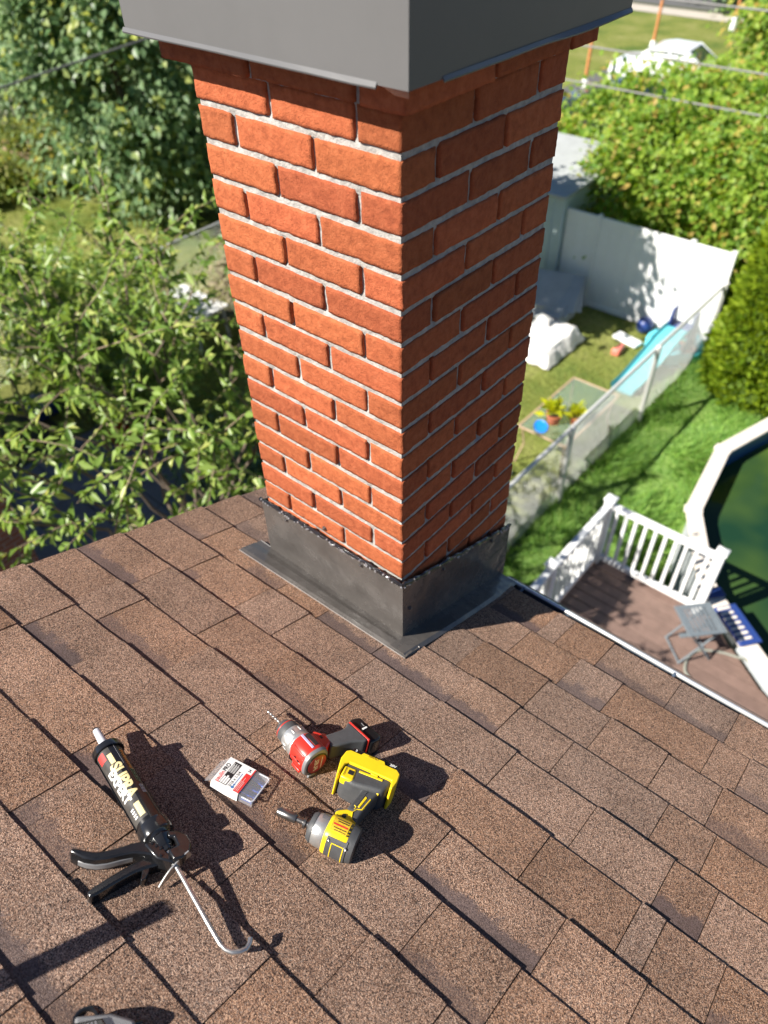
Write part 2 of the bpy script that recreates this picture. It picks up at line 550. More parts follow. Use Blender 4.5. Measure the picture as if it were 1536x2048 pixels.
# ------------------------------------------------------------------ mesh helpers
class MB:
    def __init__(self):
        self.v, self.f = [], []

    def add(self, vs_, fs):
        o = len(self.v)
        self.v += [tuple(x) for x in vs_]
        self.f += [tuple(i + o for i in f) for f in fs]
        return self

    def box(self, c, s, rot=None, m=None):
        x, y, z = s[0] / 2, s[1] / 2, s[2] / 2
        p = [Vector((a * x, b * y, d * z)) for d in (-1, 1) for b in (-1, 1) for a in (-1, 1)]
        if rot is not None:
            p = [rot @ q for q in p]
        p = [q + Vector(c) for q in p]
        return self.add(p, [(0, 2, 3, 1), (4, 5, 7, 6), (0, 1, 5, 4), (2, 6, 7, 3), (0, 4, 6, 2), (1, 3, 7, 5)])

    def bar(self, a, b, w, h, upv=(0, 0, 1)):
        a, b = Vector(a), Vector(b)
        d = (b - a).normalized()
        s = d.cross(Vector(upv))
        if s.length < 1e-5:
            s = d.cross(Vector((1, 0, 0)))
        s.normalize()
        u = s.cross(d)
        p = []
        for q in (a, b):
            p += [q - s * w / 2 - u * h / 2, q + s * w / 2 - u * h / 2, q + s * w / 2 + u * h / 2, q - s * w / 2 + u * h / 2]
        return self.add(p, [(0, 3, 2, 1), (4, 5, 6, 7), (0, 1, 5, 4), (1, 2, 6, 5), (2, 3, 7, 6), (3, 0, 4, 7)])

    def tube(self, pts, rad, n=8, cap=True, flat=1.0, upv=(0, 0, 1)):
        pts = [Vector(p) for p in pts]
        m = len(pts)
        rr = rad if isinstance(rad, (list, tuple)) else [rad] * m
        vs_ = []
        prev = None
        for i, p in enumerate(pts):
            d = (pts[min(i + 1, m - 1)] - pts[max(i - 1, 0)]).normalized()
            if prev is None:
                s = d.cross(Vector(upv))
                if s.length < 1e-4:
                    s = d.cross(Vector((1, 0, 0)))
            else:
                s = prev - d * prev.dot(d)
            s.normalize()
            prev = s
            u = s.cross(d)
            for k in range(n):
                a = 2 * math.pi * k / n
                vs_.append(p + s * math.cos(a) * rr[i] + u * math.sin(a) * rr[i] * flat)
        fs = []
        for i in range(m - 1):
            for k in range(n):
                k2 = (k + 1) % n
                fs.append((i * n + k, i * n + k2, (i + 1) * n + k2, (i + 1) * n + k))
        if cap:
            fs.append(tuple(reversed(range(n))))
            fs.append(tuple((m - 1) * n + k for k in range(n)))
        return self.add(vs_, fs)

    def lathe(self, prof, a, d, n=24, cap=True):
        """prof: (distance along d, radius); a: origin; d: axis"""
        a, d = Vector(a), Vector(d).normalized()
        s = d.orthogonal().normalized()
        u = d.cross(s)
        vs_ = []
        for t, r_2 in prof:
            for k in range(n):
                an = 2 * math.pi * k / n
                vs_.append(a + d * t + (s * math.cos(an) + u * math.sin(an)) * r_2)
        fs = []
        for i in range(len(prof) - 1):
            for k in range(n):
                k2 = (k + 1) % n
                fs.append((i * n + k, i * n + k2, (i + 1) * n + k2, (i + 1) * n + k))
        if cap:
            fs.append(tuple(reversed(range(n))))
            fs.append(tuple((len(prof) - 1) * n + k for k in range(n)))
        return self.add(vs_, fs)

    def prism(self, outline, z0, z1, fr=None):
        """outline in 2-D, extruded z0..z1; fr maps (x, y, z) to a vector"""
        fr = fr or (lambda x, y, z: Vector((x, y, z)))
        n = len(outline)
        vs_ = [fr(x, y, z0) for x, y in outline] + [fr(x, y, z1) for x, y in outline]
        fs = [tuple(reversed(range(n))), tuple(range(n, 2 * n))]
        for k in range(n):
            k2 = (k + 1) % n
            fs.append((k, k2, n + k2, n + k))
        return self.add(vs_, fs)

    def build(self, name, m, parent=None, smooth=False, bevel=0.0, seg=2, angle=35, subsurf=0):
        me = bpy.data.meshes.new(name)
        me.from_pydata(self.v, [], self.f)
        me.update()
        bm = bmesh.new()
        bm.from_mesh(me)
        bmesh.ops.recalc_face_normals(bm, faces=bm.faces)
        bm.to_mesh(me)
        bm.free()
        return finish(name, me, m, parent, smooth, bevel, seg, angle, subsurf)

def finish(name, me, m, parent=None, smooth=False, bevel=0.0, seg=2, angle=35, subsurf=0):
    me.materials.append(m)
    o = bpy.data.objects.new(name, me)
    col.objects.link(o)
    if parent is not None:
        o.parent = parent
    if smooth:
        me.shade_smooth()
        try:
            me.set_sharp_from_angle(angle=R(40))
        except Exception:
            pass
    if bevel > 0:
        bv = o.modifiers.new("bevel", 'BEVEL')
        bv.width = bevel
        bv.segments = seg
        bv.limit_method = 'ANGLE'
        bv.angle_limit = R(angle)
        bv.harden_normals = False
        me.shade_smooth()
        try:
            me.set_sharp_from_angle(angle=R(50))
        except Exception:
            pass
    if subsurf:
        ss = o.modifiers.new("sub", 'SUBSURF')
        ss.levels = subsurf
        ss.render_levels = subsurf
        me.shade_smooth()
    return o

def np_mesh(name, verts, faces, m, parent=None, smooth=False):
    """verts (n,3) array, faces (k,3 or 4) array"""
    me = bpy.data.meshes.new(name)
    k = faces.shape[1]
    me.vertices.add(len(verts))
    me.vertices.foreach_set("co", np.ascontiguousarray(verts, dtype=np.float32).ravel())
    me.loops.add(faces.size)
    me.loops.foreach_set("vertex_index", np.ascontiguousarray(faces, dtype=np.int32).ravel())
    me.polygons.add(len(faces))
    me.polygons.foreach_set("loop_start", np.arange(0, faces.size, k, dtype=np.int32))
    me.polygons.foreach_set("loop_total", np.full(len(faces), k, dtype=np.int32))
    me.update(calc_edges=True)
    return finish(name, me, m, parent, smooth)

def tag(o, label, cat, group=None, kind=None):
    if label:
        o['label'] = label
    if cat:
        o['category'] = cat
    if group:
        o['group'] = group
    if kind:
        o['kind'] = kind
    return o

def empty(name, loc=(0, 0, 0), mw=None):
    o = bpy.data.objects.new(name, None)
    o.empty_display_size = .1
    col.objects.link(o)
    if mw is not None:
        o.matrix_world = mw
    else:
        o.location = loc
    return o

def struct(o):
    o['kind'] = 'structure'
    return o

def text_mesh(s, size, bold=0.0, shear=0.0):
    cu = bpy.data.curves.new("t", 'FONT')
    cu.body = s
    cu.size = size
    cu.offset = bold
    cu.shear = shear
    cu.align_x = 'CENTER'
    cu.align_y = 'CENTER'
    cu.resolution_u = 3
    o = bpy.data.objects.new("t", cu)
    col.objects.link(o)
    dg = bpy.context.evaluated_depsgraph_get()
    dg.update()
    me = bpy.data.meshes.new_from_object(o.evaluated_get(dg))
    bpy.data.objects.remove(o)
    bpy.data.curves.remove(cu)
    me.materials.clear()
    return me

def text_obj(name, s, size, m, parent, fr, bold=0.0, shear=0.0, sx=1.0):
    """fr maps text plane (x, y) to a point"""
    me = text_mesh(s, size, bold, shear)
    bm = bmesh.new()
    bm.from_mesh(me)
    for i in range(-9, 10):
        bmesh.ops.bisect_plane(bm, geom=bm.verts[:] + bm.edges[:] + bm.faces[:], plane_co=(0, i * size / 12, 0), plane_no=(0, 1, 0))
    bm.to_mesh(me)
    bm.free()
    for v in me.vertices:
        v.co = fr(v.co.x * sx, v.co.y)
    me.update()
    return finish(name, me, m, parent)

def leaves_np(cent, nrm_bias, size, aspect, jitter, down=0.0, fold=.25, dirs=None):
    """one folded leaf of two triangles at every centre"""
    n = len(cent)
    d = rng.normal(size=(n, 3))
    if dirs is not None:
        d = d * .55 + dirs
    d[:, 2] -= down
    d /= np.linalg.norm(d, axis=1)[:, None] + 1e-9
    nb = rng.normal(size=(n, 3)) * .6 + np.array(nrm_bias)
    s = np.cross(d, nb)
    s /= np.linalg.norm(s, axis=1)[:, None] + 1e-9
    u = np.cross(s, d)
    u[u[:, 2] < 0] *= -1
    L = size * (1 + jitter * (rng.random(n) - .5) * 2)
    W = L * aspect
    base = cent
    tip = cent + d * L[:, None] - u * (L * .12)[:, None]
    mid = cent + d * (L * .45)[:, None]
    l = mid + s * (W / 2)[:, None] + u * (W * fold)[:, None]
    r = mid - s * (W / 2)[:, None] + u * (W * fold)[:, None]
    V = np.stack([base, l, tip, r], 1).reshape(-1, 3)
    i = np.arange(n)[:, None] * 4
    F = np.concatenate([i + np.array([[0, 1, 2]]), i + np.array([[0, 2, 3]])], 0)
    return V, F

# ------------------------------------------------------------------ ground
def sheet(name, x0, x1, y0, y1, z, m):
    mb = MB().add([(x0, y0, z), (x1, y0, z), (x1, y1, z), (x0, y1, z)], [(0, 1, 2, 3)])
    return struct(mb.build(name, m))

sheet('ground', -400, 400, -400, 600, 0.0, M['farground'])
sheet('next_yard', -10.5, -2.56, 3.0, 15.0, 0.004, M['ground'])
sheet('left_lawn', -26.0, -11.0, 0.5, 14.0, 0.006, M['ground'])
sheet('far_lawn', -34.0, -2.0, 15.2, 38.5, 0.005, M['ground'])
sheet('road', -60, 60, 40.5, 48, 0.004, M['road'])
sheet('sidewalk', -60, 60, 38.6, 40.0, 0.008, M['concrete'])
sheet('lawn', -2.45, 8.0, 2.0, 12.6, 0.004, M['greenlawn'])
sheet('garden_bed', -24.5, -16.8, 9.6, 13.5, 0.010, M['mulch'])
sheet('driveway', -13.4, -3.0, 24.6, 29.0, 0.012, M['road'])

# ------------------------------------------------------------------ the house: roof, shingles, gutter
SL = R(20)
MR = Matrix(((1, 0, 0, 0), (0, math.cos(SL), math.sin(SL), -0.0012), (0, -math.sin(SL), math.cos(SL), 5.9041), (0, 0, 0, 1)))
def rw(X, s, h=0.0):
    return MR @ Vector((X, s, h))

house = empty('house', (0.6, -1.0, 0))
tag(house, 'house with a brown asphalt shingle roof that fills the lower half', 'house')
HI = Matrix.Translation((-0.6, 1.0, 0))
def hpart(o):
    o.matrix_parent_inverse = HI
    return o

X0, X1 = -0.80, 3.6
SR, SE = -3.2, 0.478
# roof boards under the shingles
mb = MB()
p = [rw(X, s, h) for h in (-.022, -.0045) for X, s in ((X0 + .02, SR), (X1, SR), (X1, SE - .005), (X0 + .02, SE - .005))]
mb.add(p, [(0, 3, 2, 1), (4, 5, 6, 7), (0, 1, 5, 4), (1, 2, 6, 5), (2, 3, 7, 6), (3, 0, 4, 7)])
roof = hpart(mb.build('roof', M['felt'], house))
ROOFI = MR.copy()

S0 = [.478, .32, .16, .005, -.137, -.286, -.43, -.572, -.712, -.855, -.997, -1.14, -1.283, -1.426, -1.57]
JN = {0: [.24, .297, .422, .628], 1: [.228, .512, .776, .856], 2: [-.665, .165, .366, .544, .833],
      3: [-.466, .228, .514, .752, .863], 4: [-.557, -.506, -.211, .018, .219, .434, .636, .907],
      5: [-.581, -.323, -.132, .081, .597, .797, .847, .963], 6: [-.506, -.265, .005, .069, .446, .703],
      7: [-.582, -.399, -.131, .292, .52, .686], 8: [-.368, .224, .466], 9: [-.133, -.086, .375], 10: [.047, .201]}
def drift(X):
    return .04 * X - .015 * X * X

def shingle_piece(xa, xb, k, raised, tone, band, warm, name='shingle', full=True):
    nseg = max(3, int((xb - xa) / .035))
    e = .143 if k > 1 else .16
    sb = S0[k]
    vs_, uvs = [], []
    th = .0076 + (.0030 if raised else 0.0)
    xs = [xa + (xb - xa) * i / nseg for i in range(nseg + 1)]
    rows = [(0.0, th), (.35, th * .80), (1.0, th * .34), (1.35, .0002 + (.0008 if raised else 0))]
    ph = random.random() * 50
    for j, (fv, h) in enumerate(rows):
        for i, x in enumerate(xs):
            w = noise.noise(Vector((x * 9, k * 3.7, ph * .0 + 1.3)))
            wob = (noise.noise(Vector((x * 60, k * 7.1, 5))) * .0011 + w * .0012) if j == 0 else 0
            xo = x
            if i in (0, nseg):
                xo += noise.noise(Vector((fv * 6, k * 3.3, x * 11))) * .0009
                xo += -.0009 if i == nseg else .0009
            hh = h + (max(0, w) * .0016 if j < 2 else 0)
            vs_.append(Vector((xo, sb + drift(x) - fv * e + wob, hh)))
            uvs.append(((x - xa) / .3, fv))
    n1 = nseg + 1
    fs = []
    for j in range(len(rows) - 1):
        for i in range(nseg):
            fs.append((j * n1 + i, j * n1 + i + 1, (j + 1) * n1 + i + 1, (j + 1) * n1 + i))
    nb = len(vs_)
    # butt edge and side skirts
    for i in range(n1):
        q = vs_[i]
        vs_.append(Vector((q.x, q.y, q.z - th + .0003)))
        uvs.append((uvs[i][0], 0))
    for i in range(nseg):
        fs.append((i, nb + i, nb + i + 1, i + 1))
    for side in (0, nseg):
        o2 = len(vs_)
        for j in range(len(rows)):
            q = vs_[j * n1 + side]
            vs_.append(Vector((q.x, q.y, -.001)))
            uvs.append(uvs[j * n1 + side])
        for j in range(len(rows) - 1):
            fs.append((j * n1 + side, (j + 1) * n1 + side, o2 + j + 1, o2 + j))
    return vs_, fs, uvs, (tone, band, warm)

def shingle_mesh(name, pieces):
    V, F, U, Cc = [], [], [], []
    for vs_, fs, uvs, c in pieces:
        o = len(V)
        V += vs_
        F += [tuple(i + o for i in f) for f in fs]
        U += uvs
        Cc += [c] * len(vs_)
    me = bpy.data.meshes.new(name)
    me.from_pydata(V, [], F)
    bm = bmesh.new()
    bm.from_mesh(me)
    bmesh.ops.recalc_face_normals(bm, faces=bm.faces)
    up_ = [f for f in bm.faces if abs(f.normal.z) > .7]
    bad = [f for f in up_ if f.normal.z < 0]
    if len(bad) > len(up_) / 2:
        bmesh.ops.reverse_faces(bm, faces=bm.faces)
    bm.to_mesh(me)
    bm.free()
    uvl = me.uv_layers.new(name='UVMap')
    ca = me.color_attributes.new('tone', 'FLOAT_COLOR', 'POINT')
    for l in me.loops:
        uvl.data[l.index].uv = U[l.vertex_index]
    for i, c in enumerate(Cc):
        ca.data[i].color = (*c, 1)
    return me

rs = random.Random(21)
rest = []
CH = (-.50, .015, -.02, .50)
for k in range(14):
    js = list(JN.get(k, []))
    js = [j for j in js if X0 + .05 < j]
    edges = [X0] + sorted(js)
    # fill the long gaps and carry the course on to the right
    x = edges[-1]
    while x < X1:
        x += rs.choice((.13, .16, .2, .24, .27))
        edges.append(min(x, X1))
    out = [edges[0]]
    for b2 in edges[1:]:
        while b2 - out[-1] > .27:
            out.append(out[-1] + rs.uniform(.12, .21))
        if b2 - out[-1] > .03:
            out.append(b2)
        else:
            out[-1] = b2
    raised = rs.random() < .5
    for i in range(len(out) - 1):
        raised = (not raised) if rs.random() < .8 else raised
        tone = rs.choice((.35, .5, .55, .6, .7, .8)) + rs.uniform(-.08, .08)
        band = rs.choice((0, 0, 0, .6, .9)) if not raised else rs.choice((0, 0, 0, 0, .5, .8))
        warm = rs.uniform(.1, .9)
        pc = shingle_piece(out[i], out[i + 1], k, raised, tone, band, warm)
        cx_ = (out[i] + out[i + 1]) / 2
        if out[i] < 1.75 and k < 12:
            me = shingle_mesh('shingle', [pc])
            me.materials.append(M['shingle'])
            o = bpy.data.objects.new('shingle', me)
            col.objects.link(o)
            o.parent = roof
            o.matrix_basis = MR
        else:
            rest.append(pc)
for k in range(14, 26):
    S0.append(S0[-1] - .143) if k >= len(S0) else None
    x = X0
    while x < X1:
        b2 = min(x + rs.choice((.16, .2, .24, .27)), X1)
        rest.append(shingle_piece(x, b2, k, rs.random() < .5, rs.uniform(.35, .8), rs.choice((0, 0, .7, 1)), rs.uniform(.1, .9)))
        x = b2
me = shingle_mesh('farther_shingles', rest)
me.materials.append(M['shingle'])
o = bpy.data.objects.new('shingle_field', me)
col.objects.link(o)
o.parent = roof
o.matrix_basis = MR
o['kind'] = 'stuff'

# fascia boards, drip edge and the house walls
eave = rw(0, SE, 0)
mb = MB().box(((X0 + X1) / 2, eave.y - .035, eave.z - .115), (X1 - X0 - .03, .02, .18))
hpart(mb.build('fascia', M['fascia'], house))
mb = MB()
a, b2 = rw(X0 + .012, SR, -.075), rw(X0 + .012, SE - .04, -.075)
mb.bar(a, b2, .02, .13, upv=(0, 0, 1))
hpart(mb.build('rake_board', M['fascia'], house))
mb = MB()
mb.bar(rw(X0 + .006, SR, -.0035), rw(X0 + .006, SE, -.0035), .026, .003, upv=(0, math.sin(SL), math.cos(SL)))
hpart(mb.build('drip_edge', M['flash'], house))
ridge = rw(0, SR, 0)
wy1 = eave.y - .10
def roof_z(y):
    return rw(0, 0).z - (y + .0012) * math.tan(SL)
mb = MB()
zt = lambda y: roof_z(y) - .03
pts = [(-3.4, zt(-2.9) - .2), (wy1 - .06, zt(wy1 - .06))]
for xx in (X0 + .1,):
    mb.add([(xx, -2.9, 0), (xx, wy1 - .06, 0), (xx, wy1 - .06, zt(wy1 - .06)), (xx, -2.9, zt(-2.9)),
            (X1 - .05, -2.9, 0), (X1 - .05, wy1 - .06, 0), (X1 - .05, wy1 - .06, zt(wy1 - .06)), (X1 - .05, -2.9, zt(-2.9))],
           [(0, 1, 2, 3), (4, 7, 6, 5), (0, 4, 5, 1), (3, 2, 6, 7), (1, 5, 6, 2), (0, 3, 7, 4)])
hpart(mb.build('wall', M['wallbrick'], house))

# gutter: an open trough with a rolled lip, only to the right of the chimney
gy = eave.y + .0
gz = eave.z
g0x, g1x = 0.035, X1 - .02
prof = [(-.030, -.004), (-.030, -.070), (.004, -.074), (.030, -.050), (.042, -.026), (.042, -.012)]
mb = MB()
xs = np.linspace(g0x, g1x, 30)
for x in xs:
    for (dy, dz) in prof:
        mb.v.append((x, gy + dy + x * .012, gz + dz - .0))
    for (dy, dz) in reversed(prof):
        mb.v.append((x, gy + dy + .0016 + x * .012, gz + dz - .0022))
np_ = len(prof) * 2
for i in range(len(xs) - 1):
    for j in range(np_):
        j2 = (j + 1) % np_
        mb.f.append((i * np_ + j, i * np_ + j2, (i + 1) * np_ + j2, (i + 1) * np_ + j))
mb.f.append(tuple(range(np_)))
mb.f.append(tuple(range((len(xs) - 1) * np_, len(xs) * np_)))
gut = hpart(mb.build('gutter', M['gutter_in'], house))
mb = MB()
mb.tube([(x, gy + .038 + x * .012 + .0008 * math.sin(x * 7), gz - .010 + .001 * math.sin(x * 5)) for x in xs], .0068, 10)
o = mb.build('gutter_lip', M['gutter_lip'], gut, smooth=True)
mb = MB()
mb.tube([(x, gy + .050 + x * .012, gz - .018) for x in xs], .0075, 8)
o = mb.build('gutter_edge', M['fascia'], gut, smooth=True)
for x in (.10, .60, 1.15, 1.7):
    mb = MB().bar((x, gy - .026 + x * .012, gz - .003), (x, gy + .040 + x * .012, gz - .006), .008, .004)
    mb.build('hanger', M['gutter_in'], gut, bevel=.001)

# ------------------------------------------------------------------ chimney
ZC = 7.2                                   # the height of the joint under the corbel course
chim = empty('chimney', (-.245, .245, 5.8))
tag(chim, 'tall square red brick chimney with grey metal cap and dark flashing', 'chimney')
CI = Matrix.Translation((.245, -.245, -5.8))
def cp(o):
    o.matrix_parent_inverse = CI
    return o
W = .49
def joint_depth(u, z, face):
    """how far the mortar stands back from the brick face"""
    row = int(math.floor((ZC - z) / .067)) + 1
    near = (.0, .0)
    js = (.195, .395) if (row % 2) else (.095, .295)
    d = .0038 + .0011 * noise.noise(Vector((u * 14, z * 40, face * 7.3))) + .0007 * noise.noise(Vector((u * 70, z * 70, face * 3.1)))
    for q in js:
        if abs(u - q) < .011:
            w = noise.noise(Vector((row * 3.7, q * 19, face * 5.9)))
            zz = ((ZC - z) / .067) % 1.0
            if .15 < zz < .97:
                d += .0035 + .006 * max(0, w + .15)
    return max(.0026, d)
core = MB()
nu, nz_ = 82, 200
zb_, zt2 = ZC - 1.53, ZC + .004
for face in range(4):
    o_ = len(core.v)
    for i in range(nu + 1):
        for j in range(nz_ + 1):
            u = W * i / nu
            z = zb_ + (zt2 - zb_) * j / nz_
            d = joint_depth(u, z, face)
            v2 = Vector((-W / 2 + min(max(u, .004), W - .004), -W / 2 + d))
            a = face * math.pi / 2
            core.v.append((-W / 2 + v2.x * math.cos(a) - v2.y * math.sin(a), W / 2 + v2.x * math.sin(a) + v2.y * math.cos(a), z))
    for i in range(nu):
        for j in range(nz_):
            q = o_ + i * (nz_ + 1) + j
            core.f.append((q, q + nz_ + 1, q + nz_ + 2, q + 1))
core.box((-W / 2, W / 2, ZC + .034), (W + .052, W + .052, .060))
core.box((-W / 2, W / 2, ZC - .765), (W - .05, W - .05, 1.52))
mb = core
shaft = cp(mb.build('mortar', M['mortar'], chim, smooth=True))

def brick_mesh(lx, ly, lz, seed):
    bm = bmesh.new()
    nx, ny, nz = 26, 12, 8
    rnd = random.Random(seed)
    def pos(i, j, k):
        q = Vector((-lx / 2 + lx * i / nx, -ly / 2 + ly * j / ny, -lz / 2 + lz * k / nz))
        ee = (i in (0, nx)) + (j in (0, ny)) + (k in (0, nz))
        r1 = Vector((noise.noise(q * 38 + Vector((seed * 3.1, 0, 0))), noise.noise(q * 38 + Vector((0, seed * 5.3, 9))),
                     noise.noise(q * 38 + Vector((4, 0, seed * 2.7)))))
        r2_ = Vector((noise.noise(q * 150 + Vector((seed, 3, 0))), noise.noise(q * 150 + Vector((0, seed, 5))), noise.noise(q * 150 + Vector((7, 0, seed)))))
        r3_ = Vector((noise.noise(q * 300 + Vector((seed, 1, 0))), noise.noise(q * 300 + Vector((0, seed, 2))), noise.noise(q * 300 + Vector((3, 0, seed)))))
        q += r1 * .0013 + r2_ * .0009 + r3_ * .0005
        if ee >= 2:
            q -= Vector((math.copysign(.0008 if i in (0, nx) else 0, q.x), math.copysign(.0008 if j in (0, ny) else 0, q.y), math.copysign(.0006 if k in (0, nz) else 0, q.z))) * (1 + r1.x)
        return q
    vd = {}
    def vert(i, j, k):
        if (i, j, k) not in vd:
            vd[(i, j, k)] = bm.verts.new(pos(i, j, k))
        return vd[(i, j, k)]
    for i in range(nx):
        for j in range(ny):
            for k in (0, nz):
                bm.faces.new((vert(i, j, k), vert(i + 1, j, k), vert(i + 1, j + 1, k), vert(i, j + 1, k)))
        for k in range(nz):
            for j in (0, ny):
                bm.faces.new((vert(i, j, k), vert(i + 1, j, k), vert(i + 1, j, k + 1), vert(i, j, k + 1)))
    for j in range(ny):
        for k in range(nz):
            for i in (0, nx):
                bm.faces.new((vert(i, j, k), vert(i, j + 1, k), vert(i, j + 1, k + 1), vert(i, j, k + 1)))
    bmesh.ops.recalc_face_normals(bm, faces=bm.faces)
    me = bpy.data.meshes.new('brick')
    bm.to_mesh(me)
    bm.free()
    me.materials.append(M['brick'])
    me.shade_smooth()
    return me

BM_ = [brick_mesh(.189, .090, .0560, s) for s in range(12)]
BC_ = [brick_mesh(.2255, .090, .0575, 40 + s) for s in range(5)]
rb = random.Random(5)
def put_brick(cx_, cy_, cz, alongx, meshes=BM_):
    o = bpy.data.objects.new('brick', rb.choice(meshes))
    col.objects.link(o)
    o.parent = chim
    o.matrix_parent_inverse = CI
    o.location = (cx_ + rb.uniform(-.0013, .0013), cy_ + rb.uniform(-.0013, .0013), cz + rb.uniform(-.0015, .0015))
    rz = 0 if alongx else math.pi / 2
    if rb.random() < .5:
        rz += math.pi
    o.rotation_euler = (rb.uniform(-.006, .006), rb.uniform(-.005, .005), rz + rb.uniform(-.006, .006))
for row in range(1, 24):
    cz = ZC - row * .067 + .005 + .0285
    for r4 in range(4):
        # work on one face with the row starting at its right or left end, then turn by quarter turns
        ctr = Vector((-W / 2, W / 2))
        for c_ in ((.095, .295) if row % 2 else (.195, .395)):
            off = -W / 2 + c_ if row % 2 else W / 2 - (c_ - .10)
            # face y = -W/2 (facing the ridge), along x
            v2 = Vector((off, -W / 2 + .045))
            a = r4 * math.pi / 2
            w2 = Vector((v2.x * math.cos(a) - v2.y * math.sin(a), v2.x * math.sin(a) + v2.y * math.cos(a)))
            put_brick(ctr.x + w2.x, ctr.y + w2.y, cz, r4 % 2 == 0)
# corbel course under the cap
W2 = W + .07
for r4 in range(4):
    for off in (-W2 / 2 + .1128, -W2 / 2 + .3480):
        v2 = Vector((off, -W2 / 2 + .045))
        a = r4 * math.pi / 2
        w2 = Vector((v2.x * math.cos(a) - v2.y * math.sin(a), v2.x * math.sin(a) + v2.y * math.cos(a)))
        put_brick(-W / 2 + w2.x, W / 2 + w2.y, ZC + .034, r4 % 2 == 0, BC_)

# metal cap
OV = .072
x0, x1, y0, y1 = -W - OV, OV, -OV, W + OV
zb, zt_ = ZC + .050, ZC + .50
cap = MB()
t = .0022
def panel(a, b, z0, z1, nrm, name):
    mbp = MB()
    a, b, nrm = Vector(a), Vector(b), Vector(nrm)
    n = 10
    vs_ = []
    for i in range(n + 1):
        q = a.lerp(b, i / n)
        for j, z in enumerate((z0, z0 + .03, (z0 + z1) / 2, z1)):
            w = noise.noise(Vector((q.x * 3, q.y * 3 + 7, z * 3))) * .0012 if 0 < i < n else 0
            vs_.append(Vector((q.x, q.y, z)) + nrm * w)
    for i in range(n + 1):
        for j in range(4):
            vs_.append(vs_[i * 4 + j] - nrm * t)
    fs = []
    m_ = (n + 1) * 4
    for i in range(n):
        for j in range(3):
            fs.append((i * 4 + j, (i + 1) * 4 + j, (i + 1) * 4 + j + 1, i * 4 + j + 1))
            fs.append((m_ + i * 4 + j, m_ + i * 4 + j + 1, m_ + (i + 1) * 4 + j + 1, m_ + (i + 1) * 4 + j))
        fs.append((i * 4, m_ + i * 4, m_ + (i + 1) * 4, (i + 1) * 4))
        fs.append((i * 4 + 3, (i + 1) * 4 + 3, m_ + (i + 1) * 4 + 3, m_ + i * 4 + 3))
    for i in (0, n):
        for j in range(3):
            fs.append((i * 4 + j, i * 4 + j + 1, m_ + i * 4 + j + 1, m_ + i * 4 + j))
    mbp.add(vs_, fs)
    return mbp.build(name, M['cap'], None, smooth=True)
cap_top = MB()
cap_top.box(((x0 + x1) / 2, (y0 + y1) / 2, zt_ + .010), (x1 - x0 + .012, y1 - y0 + .012, .012))
cap_o = cp(cap_top.build('cap', M['cap'], chim, bevel=.002))
for a, b, nr in (((x0, y0, 0), (x1, y0, 0), (0, -1, 0)), ((x1, y0, 0), (x1, y1, 0), (1, 0, 0)),
                 ((x1, y1, 0), (x0, y1, 0), (0, 1, 0)), ((x0, y1, 0), (x0, y0, 0), (-1, 0, 0))):
    o = panel(a, b, zb, zt_ + .004, nr, 'side_panel')
    o.parent = cap_o
# hem: a lip folded out along the bottom edges, cut away at the corners
for a, b, nr in (((x0 - .004, y0, 0), (x1 - .055, y0, 0), (0, -1, 0)), ((x1, y0 + .075, 0), (x1, y1, 0), (1, 0, 0))):
    a, b, nr = Vector(a), Vector(b), Vector(nr)
    mbh = MB()
    d = (b - a)
    pts_ = []
    n = 14
    for i in range(n + 1):
        q = a + d * (i / n)
        wz = noise.noise(Vector((q.x * 9, q.y * 9, 3))) * .0015
        w_ = .0042 + noise.noise(Vector((q.x * 6, q.y * 6, 8))) * .0015
        if nr.x > .5 and i > 7:
            w_ += .006 * math.sin((i - 7) / 7 * math.pi)
        pts_ += [Vector((q.x, q.y, zb + .004)) + nr * .001, Vector((q.x, q.y, zb - .002 + wz)) + nr * w_,
                 Vector((q.x, q.y, zb - .0045 + wz)) + nr * (w_ - .001), Vector((q.x, q.y, zb + .0005)) - nr * .0005]
    fs = []
    for i in range(n):
        for j in range(4):
            j2 = (j + 1) % 4
            fs.append((i * 4 + j, i * 4 + j2, (i + 1) * 4 + j2, (i + 1) * 4 + j))
    fs += [(0, 1, 2, 3), tuple(n * 4 + j for j in (3, 2, 1, 0))]
    mbh.add(pts_, fs)
    mbh.build('hem', M['cap'], cap_o)
# corner tab, bent a little inward
mb = MB()
mb.add([(x1 - .055, y0 + .001, zb + .002), (x1 - .001, y0 + .001, zb + .002), (x1 - .012, y0 + .014, zb - .012), (x1 - .040, y0 + .016, zb - .012),
        (x1 - .055, y0 + .003, zb + .001), (x1 - .001, y0 + .003, zb + .001), (x1 - .012, y0 + .016, zb - .014), (x1 - .040, y0 + .018, zb - .014)],
       [(0, 1, 2, 3), (4, 7, 6, 5), (0, 4, 5, 1), (1, 5, 6, 2), (2, 6, 7, 3), (3, 7, 4, 0)])
mb.build('corner_tab', M['cap'], cap_o)
# inner underside of the cap
mb = MB().box((-W / 2, W / 2, ZC + .088), (W2 + .055, W2 + .055, .016))
mb.build('underside', M['cap'], cap_o)

